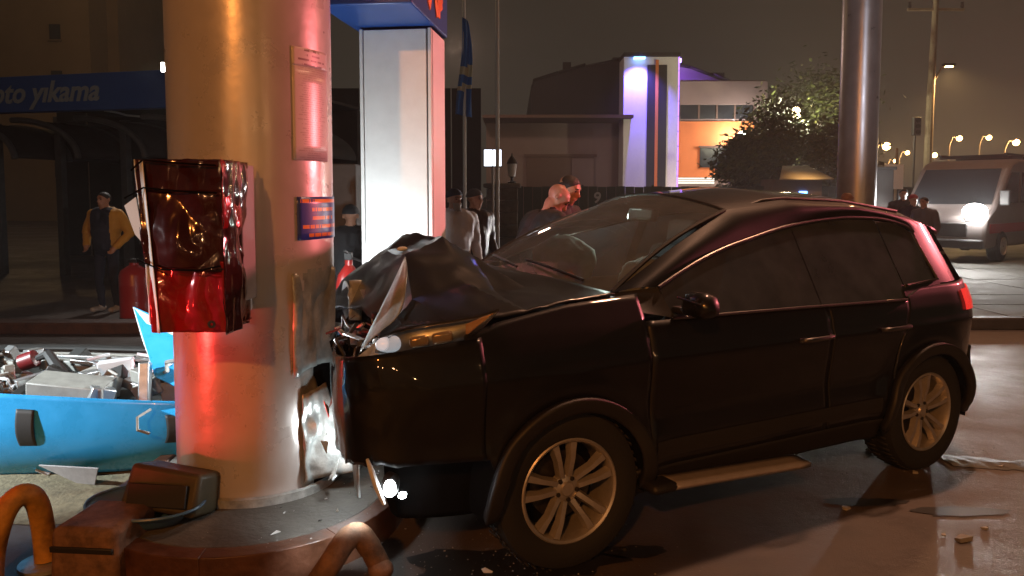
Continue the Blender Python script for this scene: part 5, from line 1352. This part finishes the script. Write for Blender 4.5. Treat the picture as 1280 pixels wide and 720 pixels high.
# ------------------------------------------------------------------ people
def capsule_mesh(m, p0, p1, r0, r1, n=12):
    p0, p1 = Vector(p0), Vector(p1); ax = (p1 - p0); L_ = ax.length
    if L_ < 1e-5: return m.ball(p0, r0, n)
    t = ax / L_; pts = []; rad = []
    for k in range(5):
        a = PI / 2 * (1 - k / 4.0); pts.append(p0 - t * r0 * math.sin(a)); rad.append(max(.001, r0 * math.cos(a)))
    for k in range(5):
        a = PI / 2 * (k / 4.0); pts.append(p1 + t * r1 * math.sin(a)); rad.append(max(.001, r1 * math.cos(a)))
    return m.tube(pts, rad, n)
def seg_d(p, a, b, ra, rb):
    ab = b - a; t = clamp((p - a).dot(ab) / max(1e-9, ab.dot(ab))); return (p - a - ab * t).length - lerp(ra, rb, t)
def person(loc, yaw, label, jacket, trousers, shoes, skin, hair=None, cap=None, beard=None, lean=0., height=1.75, arms=None, head_turn=0., nod=0., voxel=.012, bulk=1.0, crouch=0., apron=None, sleeve=None, group='onlookers'):
    s = height / 1.75
    PR_ = []     # (a, b, ra, rb, matname)
    pel = Vector((0, 0, .97 - crouch))
    def up(p):       # lean the upper body forwards (+y) about the pelvis
        v = Vector(p) - Vector((0, 0, .97)); return pel + Matrix.Rotation(-lean, 3, 'X') @ v
    for sx in (-1, 1):
        hip = pel + Vector((sx * .095, 0, -.03)); knee = Vector((sx * .115, .04 + crouch * .9, .51 - crouch * .35)); ank = Vector((sx * .12, -.02, .09)); toe = Vector((sx * .145, .15, .045)); heel = Vector((sx * .12, -.05, .05))
        PR_ += [(hip, knee, .092, .066, trousers), (knee, ank, .064, .046, trousers), (heel, toe, .046, .040, shoes), (ank, heel, .044, .044, shoes)]
    PR_ += [(pel + Vector((-.06, 0, 0)), pel + Vector((.06, 0, 0)), .125, .125, trousers)]
    jb = .02 * bulk
    PR_ += [(up((0, 0, 1.00)), up((0, .01, 1.20)), .150 + jb, .155 + jb, jacket), (up((-.07, .0, 1.24)), up((-.09, 0, 1.38)), .120 + jb, .110 + jb, jacket), (up((.07, .0, 1.24)), up((.09, 0, 1.38)), .120 + jb, .110 + jb, jacket),
            (up((-.15, 0, 1.43)), up((.15, 0, 1.43)), .075, .075, jacket), (up((0, 0, 1.44)), up((0, .01, 1.50)), .075, .062, jacket)]
    sl = sleeve or jacket
    arms = arms or {}
    for sx in (-1, 1):
        sh = up((sx * .20, 0, 1.42)); e_, h_ = arms.get(sx, ((sx * .27, -.04, 1.14), (sx * .27, .10, .90)))
        el, ha = up(e_), up(h_)
        PR_ += [(sh, el, .068 + jb * .4, .052 + jb * .4, sl), (el, ha, .052 + jb * .3, .038 + jb * .2, sl)]
        d = (ha - el).normalized(); pal = ha + d * .07; PR_.append((ha + d * .02, pal, .030, .034, skin))
        side = d.cross(Vector((0, 1, 0)));  side = side.normalized() if side.length > .1 else Vector((1, 0, 0)); nrm = side.cross(d)
        for k in range(4):
            off = side * ((k - 1.5) * .021); b0 = pal + off + d * .02; L1 = (.030, .038, .036, .026)[k]
            m1 = b0 + d * L1 + nrm * .008; PR_ += [(b0, m1, .0105, .0095, skin), (m1, m1 + d * L1 * .7 + nrm * .022, .0095, .008, skin)]
        tb = ha + d * .035 + side * (-sx) * .03; PR_ += [(tb, tb + d * .035 - side * sx * .025, .013, .010, skin)]
    # head
    hc = up((0, .025, 1.625)); HM = Matrix.Rotation(-lean, 3, 'X') @ Matrix.Rotation(head_turn, 3, 'Z') @ Matrix.Rotation(-nod, 3, 'X')
    def hp(x, y, z): return hc + HM @ Vector((x, y, z))
    PR_ += [(up((0, .0, 1.47)), hp(0, -.01, -.06), .056, .055, skin),
            (hp(0, -.02, .035), hp(0, .012, .035), .080, .076, skin), (hp(0, .02, -.02), hp(0, .03, -.06), .066, .050, skin), (hp(0, .045, -.085), hp(0, .05, -.085), .034, .032, skin),
            (hp(0, .088, .012), hp(0, .106, -.022), .011, .016, skin), (hp(-.035, .078, .030), hp(.035, .078, .030), .016, .016, skin),
            (hp(-.022, .083, -.058), hp(.022, .083, -.058), .012, .012, skin)]
    for sx in (-1, 1): PR_.append((hp(sx * .080, -.012, .012), hp(sx * .084, -.016, -.022), .016, .011, skin))
    m = MB()
    for a, b, ra, rb, _ in PR_: capsule_mesh(m, a, b, ra, rb)
    me = bpy.data.meshes.new('person'); me.from_pydata([tuple(p) for p in m.v], [], m.f)
    tmp = bpy.data.objects.new('tmp', me); SC2.collection.objects.link(tmp)
    md = tmp.modifiers.new('r', 'REMESH'); md.mode = 'VOXEL'; md.voxel_size = voxel
    md2 = tmp.modifiers.new('s', 'SMOOTH'); md2.factor = .5; md2.iterations = 4
    bm_ = evaluated_mesh(tmp)
    bpy.data.objects.remove(tmp)
    names = []
    for q in PR_:
        if q[4] not in names: names.append(q[4])
    if apron: names.append(apron)
    for nme in names: bm_.materials.append(M[nme])
    # wrinkle the cloth a little and colour by the nearest limb
    skin_i = names.index(skin)
    co = np.empty(len(bm_.vertices) * 3, 'f'); bm_.vertices.foreach_get('co', co); co = co.reshape(-1, 3)
    best = np.full(len(co), 9.0); vm = np.zeros(len(co), int)
    for a, b, ra, rb, nm in PR_:
        A_, B_ = np.array(a), np.array(b); ab = B_ - A_; tt = np.clip(((co - A_) @ ab) / max(1e-9, ab @ ab), 0, 1)
        d = np.linalg.norm(co - A_ - tt[:, None] * ab, axis=1) - (ra + (rb - ra) * tt)
        k = d < best; best[k] = d[k]; vm[k] = names.index(nm)
    vm = vm.tolist()
    mi = []
    for f_ in bm_.polygons:
        k = vm[f_.vertices[0]]
        if apron and names[k] == jacket:
            c = f_.center
            if c.y > .03 and abs(c.x) < .15: k = names.index(apron)
        mi.append(k)
    no = np.empty(len(co) * 3, 'f'); bm_.vertex_normals.foreach_get('vector', no); no = no.reshape(-1, 3)
    for i, k in enumerate(vm):
        if k != skin_i:
            x, y, z = co[i].tolist(); co[i] += no[i] * (.010 * ns((x * 7, y * 7, z * 9)) + .006 * ns((x * 18, y * 18, z * 14)))
    bm_.vertices.foreach_set('co', co.ravel())
    bm_.polygons.foreach_set('material_index', mi); bm_.polygons.foreach_set('use_smooth', [True] * len(bm_.polygons))
    o = bpy.data.objects.new('person', bm_); bm_.name = 'person'; col.objects.link(o)
    o.location = loc; o.rotation_euler = (0, 0, yaw); o.scale = (s, s, s)
    tag(o, label, 'person', group)
    for sx in (-1, 1):
        MB().ball(hp(sx * .031, .079, .010), (.013, .009, .007), 8).build('eye', 'hair_dark', o)
        MB().tube([hp(sx * .016, .092, .029), hp(sx * .034, .089, .034), hp(sx * .05, .080, .030)], .005, 6).build('eyebrow', 'hair_dark', o)
    def shellcap(name, matn, zcut, fcut, rr, off):
        mm = MB()
        def fn(a, b):
            t = a * 2 * PI; y = math.sin(t); q = b * (PI * (.47 + zcut - fcut * max(0, y)))
            n = Vector((math.sin(q) * math.cos(t), math.sin(q) * math.sin(t), math.cos(q)))
            k = 1 + .04 * ns((n.x * 5, n.y * 5, n.z * 5))
            return hp(n.x * rr[0] * k, -.006 + n.y * rr[1] * k, .028 + off + n.z * rr[2] * k)
        mm.grid(fn, 32, 12); return mm.build(name, matn, o, solid=.006)
    if hair: shellcap('hair', hair, .14, .27, (.0815, .095, .0855), .004)
    if cap:
        shellcap('cap', cap, .05, .10, (.094, .108, .102), .004)
    if beard:
        mm = MB(); mm.grid(lambda a, b: hp(.062 * math.sin(lerp(-1.35, 1.35, a)) * (1 - .25 * b), .03 + .062 * math.cos(lerp(-1.35, 1.35, a)) + .012 * b, lerp(-.035, -.125, b)), 18, 8); mm.build('beard', beard, o, solid=.012)
    return o

def hipw(sx, fwd=.12, out=.27, z=1.0): return ((sx * .33, -.06, 1.16), (sx * (out - .08), fwd, z))
# man in the yellow jacket at the left
pl = atz(132, 388, 0)
person((pl.x + .10, 10.35, 0), R(172), 'person in yellow and navy jacket with dark trousers standing by the large extinguisher', 'cloth_yellow', 'cloth_navy', 'shoe_pale', 'skin', hair='hair_dark', height=1.66, apron='cloth_navy', bulk=2.2,
       arms={1: ((.34, -.05, 1.16), (.25, .10, .98)), -1: ((-.34, -.05, 1.15), (-.24, .12, .96))}, head_turn=R(-12))
# two men leaning over the far side of the car
person((at(684, 250, 6.05).x - .18, 5.92, 0), R(-62), 'bald person in black jacket leaning over the far side of the car', 'cloth_black', 'cloth_black', 'shoe_dark', 'skin_ruddy', lean=R(24), height=1.78, nod=R(22), voxel=.010, bulk=1.4, head_turn=R(-20),
       arms={1: ((.28, .12, 1.18), (.18, .36, 1.16)), -1: ((-.28, .12, 1.18), (-.18, .36, 1.14))}, group='people beside the car')
person((at(707, 238, 6.5).x - .08, 6.50, 0), R(-120), 'dark haired person behind the bald one, face turned to the car', 'cloth_black', 'cloth_black', 'shoe_dark', 'skin', hair='hair_dark', lean=R(8), height=1.80, nod=R(12), voxel=.010, group='people beside the car')
# pair near the white column
person((at(592, 245, 8.7).x, 8.7, 0), R(215), 'person in dark brown jacket and grey beanie standing right of the white column', 'cloth_brown', 'cloth_jeans', 'shoe_dark', 'skin', cap='cloth_grey', height=1.68, bulk=1.6, head_turn=R(30))
person((at(567, 245, 8.2).x, 8.2, 0), R(200), 'bearded person in pale top and dark cap partly hidden by the white column', 'cloth_white', 'cloth_jeans', 'shoe_dark', 'skin_ruddy', cap='cloth_navy', beard='beard_grey', height=1.68, bulk=2.2, head_turn=R(24))
# dark figure between pillar and column
person((at(438, 260, 7.2).x, 7.2, 0), R(10), 'person in black seen in the gap between pillar and white column', 'cloth_black', 'cloth_black', 'shoe_dark', 'skin', cap='cloth_black', height=1.52, bulk=2)
# group by the van
person((at(1129, 245, 15.5).x, 15.5, 0), R(160), 'person in dark coat left of the pair near the van', 'cloth_black', 'cloth_black', 'shoe_dark', 'skin', hair='hair_dark', height=1.74, voxel=.016, bulk=1.6)
person((at(1141, 245, 14.6).x, 14.6, 0), R(185), 'person with red collar in dark coat in front of the lamp pole', 'cloth_navy', 'cloth_black', 'shoe_dark', 'skin', cap='cloth_red', height=1.62, voxel=.016, bulk=1.6)
person((at(1156, 250, 14.0).x, 14.0, 0), R(120), 'person in dark jacket nearest to the van headlight', 'cloth_grey', 'cloth_black', 'shoe_dark', 'skin', hair='hair_dark', height=1.58, voxel=.016, bulk=1.6)
person((at(1057, 245, 11.5).x, 11.5, 0), R(-90), 'person with orange lit head low behind the car roof at the grey column', 'cloth_black', 'cloth_black', 'shoe_dark', 'skin_ruddy', height=1.66, voxel=.016)

# ------------------------------------------------------------------ small litter on the wet ground
def scrap(px, py, s, matn, label, seed, z=.0):
    r_ = random.Random(seed); p = atz(px, py, 0); m = MB()
    n = 5; poly = [(math.cos(2 * PI * k / n + r_.random()) * s * r_.uniform(.5, 1), math.sin(2 * PI * k / n + r_.random()) * s * r_.uniform(.3, .7)) for k in range(n)]
    poly.sort(key=lambda q: math.atan2(q[1], q[0]))
    m.prism(poly, .002, .006 + s * .08); 
    for i in range(n, 2 * n): m.v[i] = m.v[i] + Vector((r_.uniform(-.2, .2) * s, 0, r_.uniform(0, .35) * s))
    o = m.build('debris_fragment', matn, flat=True); o.location = (p.x, p.y, 0)
    tag(o, label, 'debris', 'debris on the asphalt')
scrap(1057, 637, 0.036, 'litter', 'crumpled pale scrap on the asphalt in front of the rear door', 1)
scrap(1087, 563, 0.030, 'litter', 'small upright pale scrap under the car ahead of the rear wheel', 2)
scrap(1143, 592, 0.024, 'litter', 'tiny pale scrap on the asphalt below the rear wheel', 3)
scrap(1202, 676, 0.054, 'paper_grey', 'flat pale shard at the lower right of the asphalt', 4)
scrap(1180, 670, 0.018, 'litter', 'tiny chip left of the flat pale shard', 5)
scrap(1232, 662, 0.024, 'litter', 'tiny chip at the far right of the asphalt', 6)
scrap(608, 716, 0.030, 'paper_white', 'small white fragment at the bottom edge below the front wheel', 7)
scrap(514, 641, 0.024, 'paper_white', 'white plastic splinter on the ground under the fog lamp', 8)
scrap(780, 688, 0.030, 'stain', 'small dark lump right of the front wheel', 9)
scrap(1250, 585, 0.030, 'litter', 'small chip on the asphalt right of the rear wheel', 10)
rn = random.Random(77)
for k in range(34):
    a = rn.uniform(-1.2, .4); r_ = rn.uniform(.45, .95)
    p = Vector((PX + r_ * math.cos(a), PY + r_ * math.sin(a), .152 if math.hypot(PX + r_ * math.cos(a) + 1.27, PY + r_ * math.sin(a) - 3.67) < .62 else .004))
    s_ = rn.uniform(.006, .02)
    o = MB().poly3([p + Vector((rn.uniform(-1, 1) * s_, rn.uniform(-1, 1) * s_, rn.uniform(0, .8) * s_)) for _ in range(3)], .003).build('plastic_shard', rn.choice(('paper_white', 'steel_bent', 'black_plastic')), flat=True)
    tag(o, 'tiny broken shard on the ground around the pillar foot', 'debris', 'shards around the pillar foot')
# crumbs of glass and plastic strewn round the nose of the car
rn = random.Random(5); m = MB()
for k in range(620):
    x = rn.gauss(-.25, .5); y = rn.gauss(2.95, .35)
    if k > 480: x = rn.uniform(.6, 4.5); y = rn.uniform(2.9, 5.2)
    inside = (y > 3.67 and abs(x + 1.27) < .7) or math.hypot(x + 1.27, y - 3.67) < .70
    z = .156 if inside else .003; s_ = rn.uniform(.0015, .006)
    p = Vector((x, y, z)); a = rn.uniform(0, 6)
    m.add([p + Vector((math.cos(a + q) * s_, math.sin(a + q) * s_, rn.uniform(0, .5) * s_)) for q in (0, 2, 4)] + [p + Vector((0, 0, s_ * rn.uniform(.5, 1.3)))], [(0, 1, 3), (1, 2, 3), (2, 0, 3), (2, 1, 0)])
kind(m.build('glass_crumbs', 'paper_grey', flat=True, merge=False), 'stuff', 'tiny crumbs of glass and plastic strewn over the ground')
def stain_patch(px, py, rx, ry, sd):
    c = atz(px, py, 0); m = MB()
    m.grid(lambda s, t: (lambda a: (c.x + math.cos(a) * t * rx * (1 + .5 * ns((math.cos(a) * 2, math.sin(a) * 2, sd))), c.y + math.sin(a) * t * ry * (1 + .5 * ns((math.cos(a) * 2, math.sin(a) * 2, sd + 5))), .004))(s * 2 * PI), 40, 2)
    kind(m.build('oil_stain', 'stain'), 'structure')
stain_patch(790, 690, .16, .06, 1); stain_patch(640, 705, .45, .16, 2); stain_patch(1080, 628, .22, .05, 3); stain_patch(1200, 640, .25, .06, 4)
# dark wet rut running out from the rear wheel
m = MB()
def rut(s, t):
    a = atz(lerp(1180, 1300, s), lerp(576, 584, s), 0); w_ = .10 + .05 * ns((s * 7, 2, 1))
    return (a.x, a.y + (t - .5) * w_ * 2, .004 + .012 * math.sin(PI * t) * (0.5 + ns((s * 9, t * 3, 4))))
m.grid(rut, 40, 8); kind(m.build('tar_seam', 'stain'), 'structure')

# ------------------------------------------------------------------ the air: thin smoky haze of the street
HAZE = .0021
if HAZE:
    hz = MB().box((10, 58, 14.5), (150, 170, 31)).build('haze', 'dark_void', flat=True)
    hm = bpy.data.materials.new('haze_air'); hm.use_nodes = True; t = hm.node_tree; t.nodes.clear()
    o_ = t.nodes.new('ShaderNodeOutputMaterial'); v_ = t.nodes.new('ShaderNodeVolumePrincipled')
    v_.inputs['Color'].default_value = (.9, .88, .85, 1); v_.inputs['Density'].default_value = HAZE; v_.inputs['Anisotropy'].default_value = .35
    t.links.new(v_.outputs[0], o_.inputs['Volume']); hz.data.materials.clear(); hz.data.materials.append(hm)
    kind(hz, 'stuff', 'thin night haze over the whole forecourt')
bpy.data.scenes.remove(SC2)
